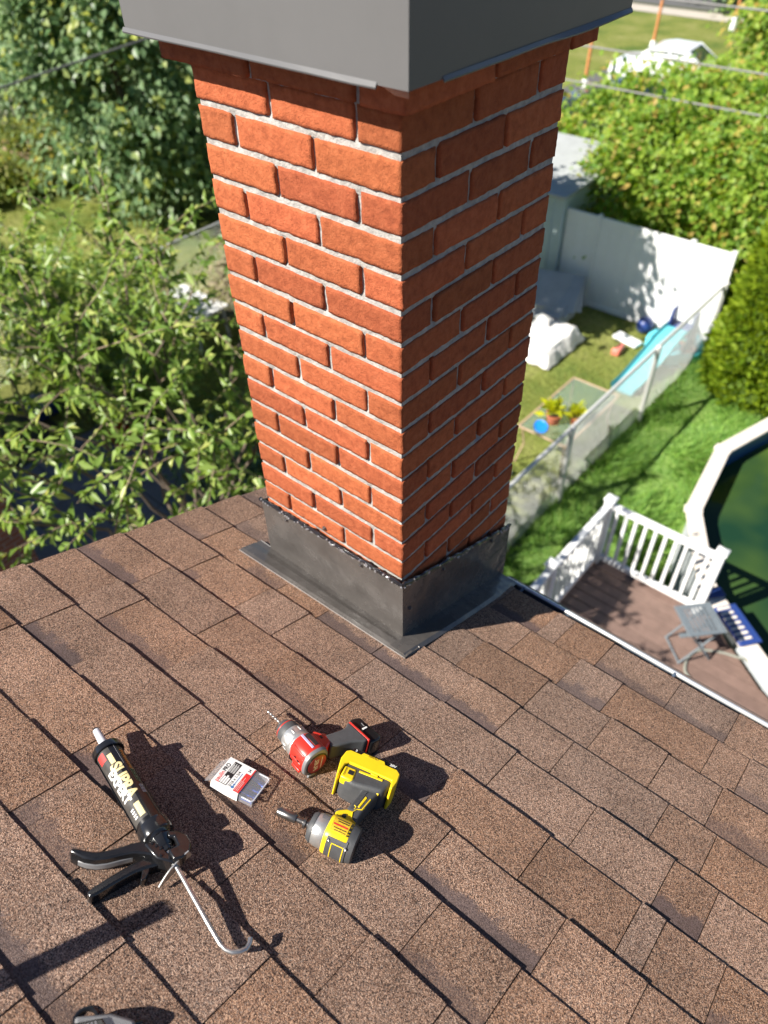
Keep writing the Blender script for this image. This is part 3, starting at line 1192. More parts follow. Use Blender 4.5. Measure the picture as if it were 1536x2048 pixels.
# flashing: upstands, roof flanges, sealant, screws
fl = MB()
def roofh(y, h=0.0):
    return roof_z(y) + h / math.cos(SL)
fx0, fx1, fy0, fy1 = -W - .013, .011, -.011, W + .011
def upstand(a, b, ta, tb, nrm):
    """a, b: bottom corners in plan, ta, tb: heights of the top"""
    n = 8
    nrm = Vector(nrm)
    vs_ = []
    for i in range(n + 1):
        f = i / n
        x = a[0] + (b[0] - a[0]) * f
        y = a[1] + (b[1] - a[1]) * f
        zz0 = roofh(y, .003)
        zz1 = ta + (tb - ta) * f
        for j in range(4):
            g = j / 3
            w = noise.noise(Vector((x * 6, y * 6 + 3, g * 2))) * .0022 * (1 if 0 < i < n else 0)
            vs_.append(Vector((x, y, zz0 + (zz1 - zz0) * g)) + nrm * w)
    m_ = len(vs_)
    vs_ += [q - nrm * .0018 for q in vs_]
    fs = []
    for i in range(n):
        for j in range(3):
            fs.append((i * 4 + j, (i + 1) * 4 + j, (i + 1) * 4 + j + 1, i * 4 + j + 1))
            fs.append((m_ + i * 4 + j, m_ + i * 4 + j + 1, m_ + (i + 1) * 4 + j + 1, m_ + (i + 1) * 4 + j))
        fs.append((i * 4 + 3, (i + 1) * 4 + 3, m_ + (i + 1) * 4 + 3, m_ + i * 4 + 3))
    return MB().add(vs_, fs)
ztn = 7.2 - 1.070
ztl = 7.2 - 1.082
ztr = 7.2 - 1.256
fl_front = upstand((fx0, fy0), (fx1, fy0), ztl, ztn, (0, -1, 0))
flash = cp(fl_front.build('flashing', M['flash'], chim, smooth=True))
fl2 = upstand((fx1, fy0), (fx1, fy1), ztn, ztr, (1, 0, 0))
fl2.build('side_flashing', M['flash'], flash, smooth=True)
fl3 = upstand((fx0, fy1), (fx0, fy0), ztr, ztl, (-1, 0, 0))
fl3.build('side_flashing', M['flash'], flash, smooth=True)
# apron at the upslope side and flange at the right side: bent sheet laid on the shingles
def flange(rows, name):
    """rows of (X, s, h) quads along the run"""
    mbp = MB()
    w_ = len(rows[0])
    for r_2 in rows:
        for (X, s, h) in r_2:
            mbp.v.append(rw(X, s, h))
    nn = len(rows) * w_
    for r_2 in rows:
        for (X, s, h) in r_2:
            mbp.v.append(rw(X, s, h - .0016))
    for i in range(len(rows) - 1):
        for j in range(w_ - 1):
            q = (i * w_ + j, (i + 1) * w_ + j, (i + 1) * w_ + j + 1, i * w_ + j + 1)
            mbp.f.append(q)
            mbp.f.append(tuple(nn + k for k in reversed(q)))
    for i in range(len(rows) - 1):
        mbp.f.append((i * w_ + w_ - 1, (i + 1) * w_ + w_ - 1, nn + (i + 1) * w_ + w_ - 1, nn + i * w_ + w_ - 1))
    for i in (0, len(rows) - 1):
        for j in range(w_ - 1):
            mbp.f.append((i * w_ + j, i * w_ + j + 1, nn + i * w_ + j + 1, nn + i * w_ + j))
    return mbp.build(name, M['flash'], flash)
rows = []
for i in range(13):
    f = i / 12
    X = -.548 + (.066 + .548) * f
    s_in = -.0105
    s_out = -.098 + .022 * f
    wv = noise.noise(Vector((X * 7, 1, 2))) * .0015
    rows.append([(X, s_in, .012), (X, s_in - .022, .0115 + wv), (X, (s_in + s_out) / 2, .0135 + wv), (X, s_out + .012, .0125), (X, s_out, .0085)])
flange(rows, 'apron')
MB().tube([rw(r_2[4][0], r_2[4][1], r_2[4][2]) for r_2 in rows], .0013, 6).build('apron_edge_highlight', M['edge'], flash, smooth=True)  # bright tube: the cut metal edge with its highlight painted in
MB().tube([rw(r_2[0][0], r_2[0][1] - .001, r_2[0][2]) for r_2 in rows], .0012, 6).build('apron_bend_highlight', M['edge'], flash, smooth=True)  # pale tube paints the reflection running along the bend
rows = []
for i in range(10):
    f = i / 9
    s = -.072 + (.51 + .072) * f
    X = .010
    Xo = .066 + .010 * math.sin(f * 2.2)
    rows.append([(X, s, .0135), (X + .02, s, .0132), (Xo - .012, s, .0150), (Xo - .010, s, .0150), (Xo, s, .0078)])
flange(rows, 'side_flange')

def bead(pts, r0, seed, name):
    mbb = MB()
    P_, Rr = [], []
    rd = random.Random(seed)
    n = len(pts)
    for i, q in enumerate(pts):
        P_.append(Vector(q) + Vector((rd.uniform(-.0012, .0012), rd.uniform(-.0012, .0012), rd.uniform(-.002, .002))))
        Rr.append(r0 * rd.uniform(.65, 1.35))
    mbb.tube(P_, Rr, 8)
    return mbb.build(name, M['sealant'], flash, smooth=True)
bead([(fx0 - .004 + (fx1 + .006 - fx0) * i / 60, fy0 - .001, ztl + (ztn - ztl) * i / 60 + .003) for i in range(61)], .0052, 3, 'sealant_bead')
bead([(fx1 + .001, fy0 + (fy1 - fy0) * i / 55, ztn + (ztr - ztn) * i / 55 + .003) for i in range(56)], .0062, 4, 'sealant_bead')
# a run of lumps pressed in along the bead; their pale metal tone paints highlights
rd = random.Random(9)
lm = MB()
for i in range(70):
    f = rd.random()
    c = Vector((fx0 + (fx1 - fx0) * f, fy0 - .004, ztl + (ztn - ztl) * f + rd.uniform(-.004, .007)))
    lm.lathe([(-.003, .0006), (-.002, .0024), (0, .0032), (.002, .0024), (.003, .0006)], c, (rd.uniform(-1, 1), rd.uniform(-1, 1), rd.uniform(-1, 1)), 8)
for i in range(40):
    f = rd.random()
    c = Vector((fx1 + .004, fy0 + (fy1 - fy0) * f, ztn + (ztr - ztn) * f + rd.uniform(-.005, .007)))
    lm.lathe([(-.003, .0006), (-.002, .0026), (0, .0034), (.002, .0026), (.003, .0006)], c, (rd.uniform(-1, 1), rd.uniform(-1, 1), rd.uniform(-1, 1)), 8)
o = lm.build('sealant_lumps', M['silicone'], flash, smooth=True)
o['kind'] = 'stuff'
for (x, y, z, nr) in ((-.405, fy0, ztl - .018, (0, -1, 0)), (-.128, fy0, ztn - .020, (0, -1, 0)), (-.265, .0, ztn + .018, (0, -1, 0)),
                      (fx1, .16, ztn - .085, (1, 0, 0)), (fx1, .40, ztn - .17, (1, 0, 0)), (fx1, .018, ztn - .115, (1, 0, 0))):
    mb = MB().lathe([(0, .0075), (.001, .0075), (.0015, .0048), (.005, .0046), (.006, .003)], (x, y, z), nr, 6)
    mb.build('screw', M['screwmetal'], flash)

# ------------------------------------------------------------------ tools on the roof
def roof_thing(name, X, s, deg, label, cat, h=0.0):
    o = empty(name, mw=MR @ Matrix.Translation((X, s, h)) @ Matrix.Rotation(R(deg), 4, 'Z'))
    tag(o, label, cat)
    return o

def disc(c, d, r, t, n=24):
    return MB().lathe([(0, r * .96), (t * .25, r), (t, r * .94)], c, d, n)

# --- sealant cartridge in the caulking gun
GX, GS, GA = -.120, -.812, -10.8
CH_ = .036                                   # height of the cartridge axis
cart = roof_thing('sealant_cartridge', GX, GS, GA, 'black sealant cartridge with cream and white lettering lying in the caulking gun', 'cartridge')
MB().lathe([(0, .0243), (.003, .0247), (.213, .0247), (.216, .0240)], (0.0, 0, CH_), (1, 0, 0), 40).build('tube', M['black'], cart, smooth=True)
noz = MB().lathe([(0, .012), (.006, .0105), (.010, .0088), (.056, .0068), (.058, .0066)], (0, 0, CH_), (-1, 0, .06), 20).build('nozzle', M['nozzle'], cart, smooth=True)
MB().lathe([(.0575, .0069), (.0605, .0062)], (0, 0, CH_), (-1, 0, .06), 14).build('nozzle_tip', M['black'], noz, smooth=True)
def cyl_fr(uc, phi, r):
    def fr(x, y):
        a = R(phi) - y / r
        return Vector((uc + x, math.cos(a) * r, CH_ + math.sin(a) * r))
    return fr
def cyl_patch(u0, u1, p0, p1, r, name, m):
    mbp = MB()
    nu, npz = 2, max(3, int(abs(p1 - p0) / 6))
    for i in range(nu):
        for j in range(npz + 1):
            a = R(p0 + (p1 - p0) * j / npz)
            mbp.v.append((u0 + (u1 - u0) * i, math.cos(a) * r, CH_ + math.sin(a) * r))
    for j in range(npz):
        mbp.f.append((j, j + 1, npz + 1 + j + 1, npz + 1 + j))
    return mbp.build(name, m, cart, smooth=True)
rL = .0249
M['labelgrey'] = mat("worn_label_film", (.055, .052, .048), .35, var=.35, vscale=50)
cyl_patch(.010, .186, 102, 196, rL, 'label', M['labelgrey'])
cyl_patch(.014, .034, 132, 172, rL + .0002, 'label_badge', M['redprint'])
cyl_patch(.026, .050, 103, 124, rL + .0002, 'label_stripe', M['creamprint'])
cyl_patch(.150, .180, 106, 130, rL + .0002, 'label_stripe', M['creamprint'])
text_obj('lettering', 'SUPRA', .030, M['creamprint'], cart, cyl_fr(.094, 115, rL + .0003), .0012, 0, .95)
text_obj('lettering', 'EXPERT', .0245, M['whiteprint'], cart, cyl_fr(.100, 146, rL + .0004), .0009, 0, .95)
text_obj('lettering', 'Professional', .0115, M['orangeprint'], cart, cyl_fr(.049, 56, rL + .0003), .0002, .3, .95)
for (u0, u1, p0, p1, m_) in ((.072, .108, 66, 67.5, 'greenprint'), (.072, .108, 48, 49, 'greenprint'), (.072, .0727, 48, 67, 'greenprint'), (.1073, .108, 48, 67, 'greenprint'),
                             (.010, .060, 78, 78.8, 'whiteprint'), (.122, .150, 30, 31, 'creamprint')):
    cyl_patch(u0, u1, p0, p1, rL + .0003, 'label_line', M[m_])
for i in range(9):
    cyl_patch(.076 + i * .0033, .0783 + i * .0033, 55 + (i % 3) * 1.5, 61 - (i % 2) * 2, rL + .0003, 'label_mark', M['greenprint'])
cyl_patch(.117, .137, 52, 70, rL + .0003, 'barcode', M['whiteprint'])
for i in range(8):
    cyl_patch(.118 + i * .0024, .1190 + i * .0024 + (i % 3) * .0004, 53, 69, rL + .0005, 'barcode_bar', M['blackprint'])
for i in range(4):
    cyl_patch(.156 + i * .006, .159 + i * .006, 140, 156, rL + .0003, 'label_mark', M['whiteprint'])
for k in range(3):
    cyl_patch(.160, .1612, 0, 0.1, rL, 'label_line', M['whiteprint'])

gun = roof_thing('caulking_gun', GX, GS, GA, 'black caulking gun with long hooked steel rod lying on the shingles', 'caulking gun')
# cradle: a trough under the cartridge
mb = MB()
nA = 14
for u in (-.004, .222):
    for r_ in (.0262, .0276):
        for j in range(nA + 1):
            a = R(195 + (335 - 195) * j / nA)
            mb.v.append((u, math.cos(a) * r_, CH_ + math.sin(a) * r_))
k1 = nA + 1
for j in range(nA):
    mb.f += [(j, j + 1, 2 * k1 + j + 1, 2 * k1 + j), (k1 + j, 3 * k1 + j, 3 * k1 + j + 1, k1 + j + 1)]
for j in (0, nA):
    mb.f.append((j, k1 + j, 3 * k1 + j, 2 * k1 + j))
for (a, b) in ((0, 1), (2, 3)):
    for j in range(nA):
        mb.f.append((a * k1 + j, a * k1 + j + 1, b * k1 + j + 1, b * k1 + j))
mb.build('cradle', M['blackmetal'], gun, smooth=True)
# front cap with opening
MB().lathe([(0, .0115), (0, .0288), (.002, .0294), (.013, .0294), (.014, .0284), (.014, .0251)], (-.0045, 0, CH_), (1, 0, 0), 36, cap=False).build('front_cap', M['blackmetal'], gun, smooth=True)
MB().lathe([(0, .0251), (0, .0290), (.004, .0298), (.022, .0298), (.026, .0285), (.029, .0225), (.031, .0215)], (.196, 0, CH_), (1, 0, 0), 36, cap=False).build('rear_collar', M['blackmetal'], gun, smooth=True)
MB().lathe([(0, .0215), (.002, .0215), (.012, .0170), (.020, .0150), (.022, .0128), (.030, .0122), (.031, .008)], (.2265, 0, CH_), (1, 0, 0), 8).build('hex_hub', M['blackmetal'], gun, bevel=.0006)
MB().lathe([(0, .0078), (.004, .0088), (.005, .0072), (.007, .0072), (.009, .0092), (.019, .0092), (.020, .0066), (.034, .0062)], (.250, 0, CH_), (1, 0, 0), 20).build('spring_collar', M['steel'], gun, smooth=True)
# rod and hook
hk = [(.236, 0, CH_), (.30, 0, CH_ - .001), (.40, .000, CH_ - .008), (.438, .001, CH_ - .011), (.450, .004, CH_ - .012), (.460, .0105, CH_ - .0115), (.4665, .020, CH_ - .009),
      (.468, .030, CH_ - .010), (.464, .039, CH_ - .010), (.457, .045, CH_ - .010)]
MB().tube(hk, .0042, 14).build('rod', M['steel'], gun, smooth=True)
# frame: yoke plate on the far side and cheek plates
yo = [(.228, .010), (.236, .026), (.252, .036), (.270, .036), (.284, .026), (.288, .010), (.284, -.004), (.262, -.004), (.262, .014), (.244, .016), (.240, .008)]
MB().prism(yo, CH_ - .006, CH_ + .018).build('yoke', M['blackmetal'], gun, bevel=.003)
ck = [(.226, -.030), (.262, -.024), (.284, -.004), (.286, .004), (.276, .006), (.262, -.004), (.248, -.006), (.230, -.010)]
MB().prism(ck, CH_ - .020, CH_ + .010).build('frame_cheek', M['blackmetal'], gun, bevel=.003)
# thrust plate, a bent silver blade across the rod
mb = MB()
nb = 9
for t_2 in (0, .0022):
    for i in range(nb + 1):
        f = i / nb
        v = .026 - .060 * f
        h = CH_ + .014 - .034 * f
        u = .2835 + .012 * f * f * (1 if f > .3 else .5) + t_2
        wd = .0075 * (1 - max(0, f - .6) * 1.6)
        mb.v += [(u, v - wd * .5, h + wd), (u, v + wd * .5, h - wd)]
m2 = 2 * (nb + 1)
for i in range(nb):
    mb.f += [(2 * i, 2 * i + 1, 2 * i + 3, 2 * i + 2), (m2 + 2 * i, m2 + 2 * i + 2, m2 + 2 * i + 3, m2 + 2 * i + 1),
             (2 * i, 2 * i + 2, m2 + 2 * i + 2, m2 + 2 * i), (2 * i + 1, m2 + 2 * i + 1, m2 + 2 * i + 3, 2 * i + 3)]
mb.f += [(0, m2, m2 + 1, 1), (2 * nb, 2 * nb + 1, m2 + 2 * nb + 1, m2 + 2 * nb)]
mb.build('thrust_plate', M['steel'], gun, smooth=True)
# curved trigger lever, with a bare grey inside
def ribbon(pts, w, z0, z1):
    """outline of a bent bar: pts centre line, w widths"""
    L_2, R_2 = [], []
    for i, q in enumerate(pts):
        a = Vector(pts[max(i - 1, 0)])
        b = Vector(pts[min(i + 1, len(pts) - 1)])
        d = (b - a).normalized()
        n = Vector((-d.y, d.x))
        ww = w[i] / 2
        L_2.append((q[0] + n.x * ww, q[1] + n.y * ww))
        R_2.append((q[0] - n.x * ww, q[1] - n.y * ww))
    return MB().prism(L_2 + R_2[::-1], z0, z1)
tp = [(.172, -.134), (.181, -.126), (.193, -.117), (.204, -.104), (.211, -.088), (.216, -.068), (.221, -.048), (.230, -.030), (.240, -.018), (.252, -.010)]
tw = [.006, .011, .014, .015, .0155, .016, .019, .024, .026, .022]
trig = ribbon(tp, tw, .010, CH_ + .006).build('trigger', M['blackmetal'], gun, bevel=.0035)
ti = [(x + .0075, y - .0012) for x, y in tp[1:-1]]
ribbon(ti, [.004] * len(ti), .016, CH_ - .008).build('trigger_inside', M['greytool'], trig, bevel=.001)
hp = [(.256, -.137), (.2545, -.125), (.252, -.104), (.2500, -.080), (.2490, -.058), (.2500, -.040), (.2530, -.024), (.2570, -.010)]
hw = [.012, .0155, .0165, .017, .0175, .020, .022, .020]
hnd = ribbon(hp, hw, .004, CH_ - .006).build('handle', M['blackmetal'], gun, bevel=.004)
ribbon([(.255, -.040), (.264, -.043), (.272, -.051), (.2745, -.056)], [.016, .012, .008, .003], .008, CH_ - .010).build('handle_spur', M['blackmetal'], hnd, bevel=.0025)
for (u, v) in ((.2335, -.0185), (.2415, -.0145), (.2495, -.0105), (.262, -.016), (.274, -.006)):
    MB().lathe([(0, .0026), (.0015, .0026), (.0022, .0014)], (u, v, CH_ + .0098), (0, 0, 1), 12).build('rivet', M['blackmetal'], gun, smooth=True)

# --- box of masonry screws
sb = roof_thing('screw_box', .0890, -.6535, 16, 'clear plastic screw box with white and red card beside the yellow driver', 'screw box')
BX, BY, BH = .092, .066, .021
def frame_box(x0_, x1_, y0_, y1_, z0_, z1_, t_2):
    mbx = MB()
    mbx.box(((x0_ + x1_) / 2, (y0_ + y1_) / 2, z0_ + t_2 / 2), (x1_ - x0_, y1_ - y0_, t_2))
    for (cx_, cy_, sx_, sy_) in (((x0_ + x1_) / 2, y0_ + t_2 / 2, x1_ - x0_, t_2), ((x0_ + x1_) / 2, y1_ - t_2 / 2, x1_ - x0_, t_2),
                                 (x0_ + t_2 / 2, (y0_ + y1_) / 2, t_2, y1_ - y0_ - 2 * t_2), (x1_ - t_2 / 2, (y0_ + y1_) / 2, t_2, y1_ - y0_ - 2 * t_2)):
        mbx.box((cx_, cy_, (z0_ + t_2 + z1_) / 2), (sx_, sy_, z1_ - z0_ - t_2))
    return mbx
frame_box(-BX / 2, BX / 2, -BY / 2, BY / 2, .001, BH - .002, .0011).build('tray', M['clear'], sb)
lid = MB().box((0, 0, BH), (BX + .002, BY + .002, .0012)).build('lid', M['clear'], sb, bevel=.0004)
# rim round the clear end of the lid
rim = MB()
rim.tube([(.022, -BY / 2, BH - .002), (BX / 2 - .004, -BY / 2, BH - .002), (BX / 2, -BY / 2 + .004, BH - .002), (BX / 2, BY / 2 - .004, BH - .002), (BX / 2 - .004, BY / 2, BH - .002), (.022, BY / 2, BH - .002)], .0014, 8)
rim.build('lid_rim', M['clearedge'], lid, smooth=True)
crd = MB()
crd.box((-.0165, 0, BH + .0012), (.061, BY + .003, .0009))
crd.box((-.0165, -BY / 2 - .0018, BH / 2 + .001), (.061, .0009, BH - .002))
card = crd.build('card', M['white'], sb)
zc_ = BH + .0019
def bx_fr(a0, b0):
    return lambda x, y: Vector((a0 - y, b0 + x, zc_))
def patch(a0, a1, b0, b1, m_, z=0.0, name='print'):
    return MB().add([(a0, b0, zc_ + z), (a1, b0, zc_ + z), (a1, b1, zc_ + z), (a0, b1, zc_ + z)], [(0, 1, 2, 3)]).build(name, M[m_], card)
text_obj('lettering', 'paulin', .0125, M['redprint'], card, bx_fr(-.0390, -.0165), .0002, 0, .95)
text_obj('lettering', 'PRO', .0125, M['blackprint'], card, bx_fr(-.0390, .0090), .0004, 0, .85)
patch(-.0325, -.0165, -.0295, .0295, 'blackprint')
for i in range(3):
    patch(-.0315 + i * .0048, -.0277 + i * .0048, -.0285, -.0110 + .004 * (i % 2), 'white', .0003, 'print_block')
    patch(-.0312 + i * .0048, -.0302 + i * .0048, .001, .026, 'white', .0003, 'print_line')
    patch(-.0292 + i * .0048, -.0284 + i * .0048, .001, .022, 'white', .0003, 'print_line')
text_obj('lettering', '3/16 x 1-3/4', .0088, M['blackprint'], card, bx_fr(-.0105, -.0075), .0001, 0, .95)
patch(-.0048, -.0034, -.019, .012, 'blueprint', 0, 'arrow')
MB().add([(-.0041, -.024, zc_), (-.0065, -.018, zc_), (-.0017, -.018, zc_)], [(0, 1, 2)]).build('arrow_head', M['blueprint'], card)
MB().lathe([(0, .0030), (.0002, .0030)], (-.0041, -.0262, zc_), (0, 0, 1), 16).build('print_dot', M['blueprint'], card)
text_obj('lettering', '24', .0078, M['blackprint'], card, bx_fr(.0045, .0250), .0002)
patch(.0010, .0135, -.0325, .0165, 'redprint', .0001)
patch(.0115, .0140, -.0330, .0330, 'redprint', .0002)
for i in range(3):
    patch(.0030 + i * .003, .0036 + i * .003, -.030, -.004 + .010 * (i % 2), 'white', .0004, 'print_line')
rb2 = random.Random(3)
for i in range(7):
    y_ = -BY / 2 + .008 + i * .0083
    z_ = .006 + .0045 * (i % 2)
    sc = MB()
    pr = [(0, .0042), (.0015, .0042), (.003, .0022)]
    for q in range(12):
        pr += [(.004 + q * .003, .0017), (.0052 + q * .003, .0026)]
    pr += [(.042, .0003)]
    sc.lathe(pr, (BX / 2 - .004, y_, z_), (-1, rb2.uniform(-.18, .18), rb2.uniform(-.05, .05)), 10)
    o = sc.build('screw', M['bluescrew'], sb, smooth=True)
# clear hang tab folded flat on the left
mb = MB()
mb.add([(-BX / 2 - .001, -BY / 2, BH + .001), (-BX / 2 - .001, BY / 2, BH + .001), (-BX / 2 - .020, BY / 2 - .004, .004), (-BX / 2 - .020, -BY / 2 + .004, .004),
        (-BX / 2 - .001, -BY / 2, BH), (-BX / 2 - .001, BY / 2, BH), (-BX / 2 - .020, BY / 2 - .004, .003), (-BX / 2 - .020, -BY / 2 + .004, .003)],
       [(0, 1, 2, 3), (4, 7, 6, 5), (0, 4, 5, 1), (1, 5, 6, 2), (2, 6, 7, 3), (3, 7, 4, 0)])
mb.build('hang_tab', M['clear'], sb)

# --- yellow impact driver, lying on its side; local x = forward, -y = down the handle, z = up
dr = roof_thing('impact_driver', .305, -.620, 199.3, 'yellow and black cordless impact driver lying on its side in front', 'impact driver')
DH = .0355
def Y(pts):
    return [(x, -b) for x, b in pts]
def squircle(nu, ry, rz, k=.75):
    out = []
    for i in range(nu):
        a = 2 * math.pi * i / nu
        c, s_ = math.cos(a), math.sin(a)
        out.append((math.copysign(abs(c) ** k, c) * ry, math.copysign(abs(s_) ** k, s_) * rz))
    return out
def loft(secs, n=28, k=.75, cap=True):
    """secs: (x, y, z, ry, rz) along x"""
    mbl = MB()
    for (x, y, z, ry, rz) in secs:
        for (a, b) in squircle(n, ry, rz, k):
            mbl.v.append((x, y + a, z + b))
    for i in range(len(secs) - 1):
        for j in range(n):
            j2 = (j + 1) % n
            mbl.f.append((i * n + j, i * n + j2, (i + 1) * n + j2, (i + 1) * n + j))
    if cap:
        mbl.f += [tuple(range(n)), tuple((len(secs) - 1) * n + j for j in range(n))]
    return mbl
body = loft([(-.030, 0, DH, .0285, .0325), (-.026, 0, DH, .0300, .0338), (.000, 0, DH, .0305, .0342), (.012, 0, DH, .0300, .0335), (.014, 0, DH, .0285, .032)], k=.72).build('motor_housing', M['yellow'], dr, smooth=True)
loft([(-.047, 0, DH, .0235, .0270), (-.045, 0, DH, .0275, .0315), (-.034, 0, DH, .0298, .0338), (-.0305, 0, DH, .0298, .0338)], k=.72).build('rear_cap', M['rubber'], dr, smooth=True)
for i in range(5):
    MB().box((-.0472, -.014 + i * .007, DH), (.0012, .0024, .036)).build('vent_slot', M['blackprint'], dr)
# gear case, cast silver with a grey bumper
nose = loft([(.0135, 0, DH, .0280, .0305), (.016, 0, DH, .0292, .0315), (.030, 0, DH, .0285, .0300), (.040, 0, DH, .0258, .0270), (.0465, 0, DH, .0215, .0225), (.048, 0, DH, .016, .016)], k=.9).build('gear_case', M['silver'], dr, smooth=True)
loft([(.038, 0, DH, .0274, .0286), (.042, 0, DH, .0268, .0280), (.0475, 0, DH, .0228, .0238), (.0490, 0, DH, .0160, .0165)], k=.9).build('bumper', M['rubber'], dr, smooth=True)
MB().lathe([(0, .0105), (.004, .0105), (.005, .0072), (.007, .0072), (.0085, .0108), (.013, .0108), (.0145, .0075)], (.048, 0, DH), (1, 0, 0), 24).build('collet', M['darksteel'], dr, smooth=True)
MB().lathe([(0, .0058), (.014, .0058), (.0145, .0082), (.0165, .0090), (.048, .0090), (.0495, .0080), (.0535, .0078), (.0545, .0064), (.0540, .0058), (.045, .0052)], (.062, 0, DH), (1, 0, -.03), 24).build('nut_driver_bit', M['darksteel'], dr, smooth=True)
# rubber wrap on the lower side of the housing (facing the viewer) with yellow piping
wrap = [(-.030, -.0345), (-.0465, -.0300), (-.0475, -.004), (-.030, -.0025), (-.018, -.0085), (-.004, -.0085), (.003, -.0045), (.008, -.007), (.008, -.0345)]
def on_body(x, b, z):
    return Vector((x, -b, z))
# upper flank panels are curved to the housing: points given as (x, angle)
def flank(poly, r_y, r_z, name, m_, parent, lift=.0006, th=.0018):
    mbp = MB()
    def pt(x, a, l):
        c, s_ = math.cos(R(a)), math.sin(R(a))
        k = .72
        return (x, math.copysign(abs(c) ** k, c) * (r_y + l), DH + math.copysign(abs(s_) ** k, s_) * (r_z + l))
    xs_ = sorted(set(q[0] for q in poly))
    n = len(poly)
    mbp.v = [pt(x, a, lift + th) for x, a in poly] + [pt(x, a, lift - .001) for x, a in poly]
    mbp.f = [tuple(range(n))] + [(i, (i + 1) % n, n + (i + 1) % n, n + i) for i in range(n)]
    return mbp.build(name, m_, parent)
# strips along the length, split so they follow the curve
def flank_grid(x0_, x1_, a0, a1, name, m_, parent, ry=.0302, rz=.0340, lift=.001, n=8):
    mbp = MB()
    k = .72
    for x in (x0_, x1_):
        for j in range(n + 1):
            a = R(a0 + (a1 - a0) * j / n)
            c, s_ = math.cos(a), math.sin(a)
            mbp.v.append((x, math.copysign(abs(c) ** k, c) * (ry + lift), DH + math.copysign(abs(s_) ** k, s_) * (rz + lift)))
        for j in range(n + 1):
            a = R(a0 + (a1 - a0) * j / n)
            c, s_ = math.cos(a), math.sin(a)
            mbp.v.append((x, math.copysign(abs(c) ** k, c) * (ry - .002), DH + math.copysign(abs(s_) ** k, s_) * (rz - .002)))
    q = n + 1
    for j in range(n):
        mbp.f += [(j, j + 1, 2 * q + j + 1, 2 * q + j)]
    for j in (0, n):
        mbp.f.append((j, q + j, 3 * q + j, 2 * q + j))
    for w_ in (0, 2):
        for j in range(n):
            mbp.f.append((w_ * q + j, w_ * q + j + 1, (w_ + 1) * q + j + 1, (w_ + 1) * q + j))
    return mbp.build(name, m_, parent, smooth=True)
# +y is away from the handle: towards the viewer's lower edge; a = 0 there, 90 on top
wr = flank_grid(-.0335, .0060, -60, 44, 'rubber_wrap', M['rubber'], dr, lift=.0012)
flank_grid(-.029, -.0045, 22, 25, 'piping', M['yellow'], wr, lift=.0020, n=3)
flank_grid(-.029, -.0275, -30, 25, 'piping', M['yellow'], wr, lift=.0020)
flank_grid(-.0060, -.0045, -30, 25, 'piping', M['yellow'], wr, lift=.0020)
flank_grid(-.0335, -.030, 40, 50, 'rubber_tab', M['rubber'], dr, lift=.0012, n=4)
M['labelprint'] = mat("rating_label_print", (.80, .46, .03), .4, var=.45, vscale=420)
flank_grid(-.0250, .0080, 66, 118, 'rating_label', M['labelprint'], body, lift=.0006, n=6)
for i in range(5):
    flank_grid(-.0225 + .0, -.0005 + (i % 3) * .003, 72 + i * 8, 74.2 + i * 8, 'label_line', M['blackprint'] if i != 2 else M['redprint'], body, lift=.0010, n=2)
for i in range(5):
    flank_grid(-.0290, -.0262, 68 + i * 10, 73 + i * 10, 'vent_slot', M['blackprint'], body, lift=.0008, n=2)
for (x, a) in ((.003, 30), (-.0315, 24)):
    c, s_ = math.cos(R(a)), math.sin(R(a))
    pz = (x, abs(c) ** .72 * .0318, DH + abs(s_) ** .72 * .0355)
    MB().lathe([(0, .0030), (.0012, .0030), (.0018, .0022), (.0012, .0012)], pz, (0, c, s_), 12).build('screw', M['steel'], dr, smooth=True)
# grey sticker on the gear case
mbp = MB()
for x in (.0165, .030):
    for j in range(6):
        a = R(92 + 5 * j)
        mbp.v.append((x, math.copysign(abs(math.cos(a)) ** .9, math.cos(a)) * .0298, DH + abs(math.sin(a)) ** .9 * .0319))
mbp.f = [(j, j + 1, 7 + j, 6 + j) for j in range(5)]
mbp.build('sticker', M['greytool'], nose)
# handle: yellow collar with trigger guard, rubber grip
col_o = Y([(.0140, .018), (.0150, .040), (.0085, .046), (-.0020, .054), (-.0130, .056), (-.0200, .050), (-.0240, .030), (-.0260, .018)])
MB().prism(col_o, DH - .0185, DH + .0185).build('handle_collar', M['yellow'], dr, bevel=.004)
MB().prism(Y([(.0140, .0345), (.0190, .0440), (.0165, .0540), (.0085, .0600), (-.0010, .0580), (-.0020, .048), (.007, .042)]), DH - .0085, DH + .0085).build('trigger', M['rubber'], dr, bevel=.003)
MB().lathe([(0, .0045), (.002, .0045), (.0026, .0036)], (-.0035, -.0345, DH + .0182), (0, 0, 1), 16).build('direction_button', M['blackprint'], dr, smooth=True)
grip = Y([(-.0010, .050), (-.0040, .068), (-.0085, .088), (-.0100, .106), (-.0040, .120), (.0200, .130), (.0420, .136), (.0440, .146), (-.0520, .150), (-.0560, .138), (-.0480, .122), (-.0420, .104), (-.0370, .082), (-.0320, .060), (-.0290, .030), (-.0180, .034), (-.0130, .052)])
gp = MB().prism(grip, DH - .0200, DH + .0190).build('grip', M['rubber'], dr, bevel=.007, seg=4)
MB().prism(Y([(-.0270, .062), (-.0300, .064), (-.0372, .094), (-.0345, .0965)]), DH + .0160, DH + .0202).build('grip_inlay', M['yellow'], gp, bevel=.001)
MB().prism(Y([(-.0190, .066), (-.0230, .066), (-.0290, .094), (-.0240, .097)]), DH + .0160, DH + .0202).build('grip_inlay', M['yellow'], gp, bevel=.001)
MB().prism(Y([(-.0400, .114), (-.0450, .112), (-.0480, .124), (-.0430, .127)]), DH + .0160, DH + .0202).build('grip_inlay', M['yellow'], gp, bevel=.001)
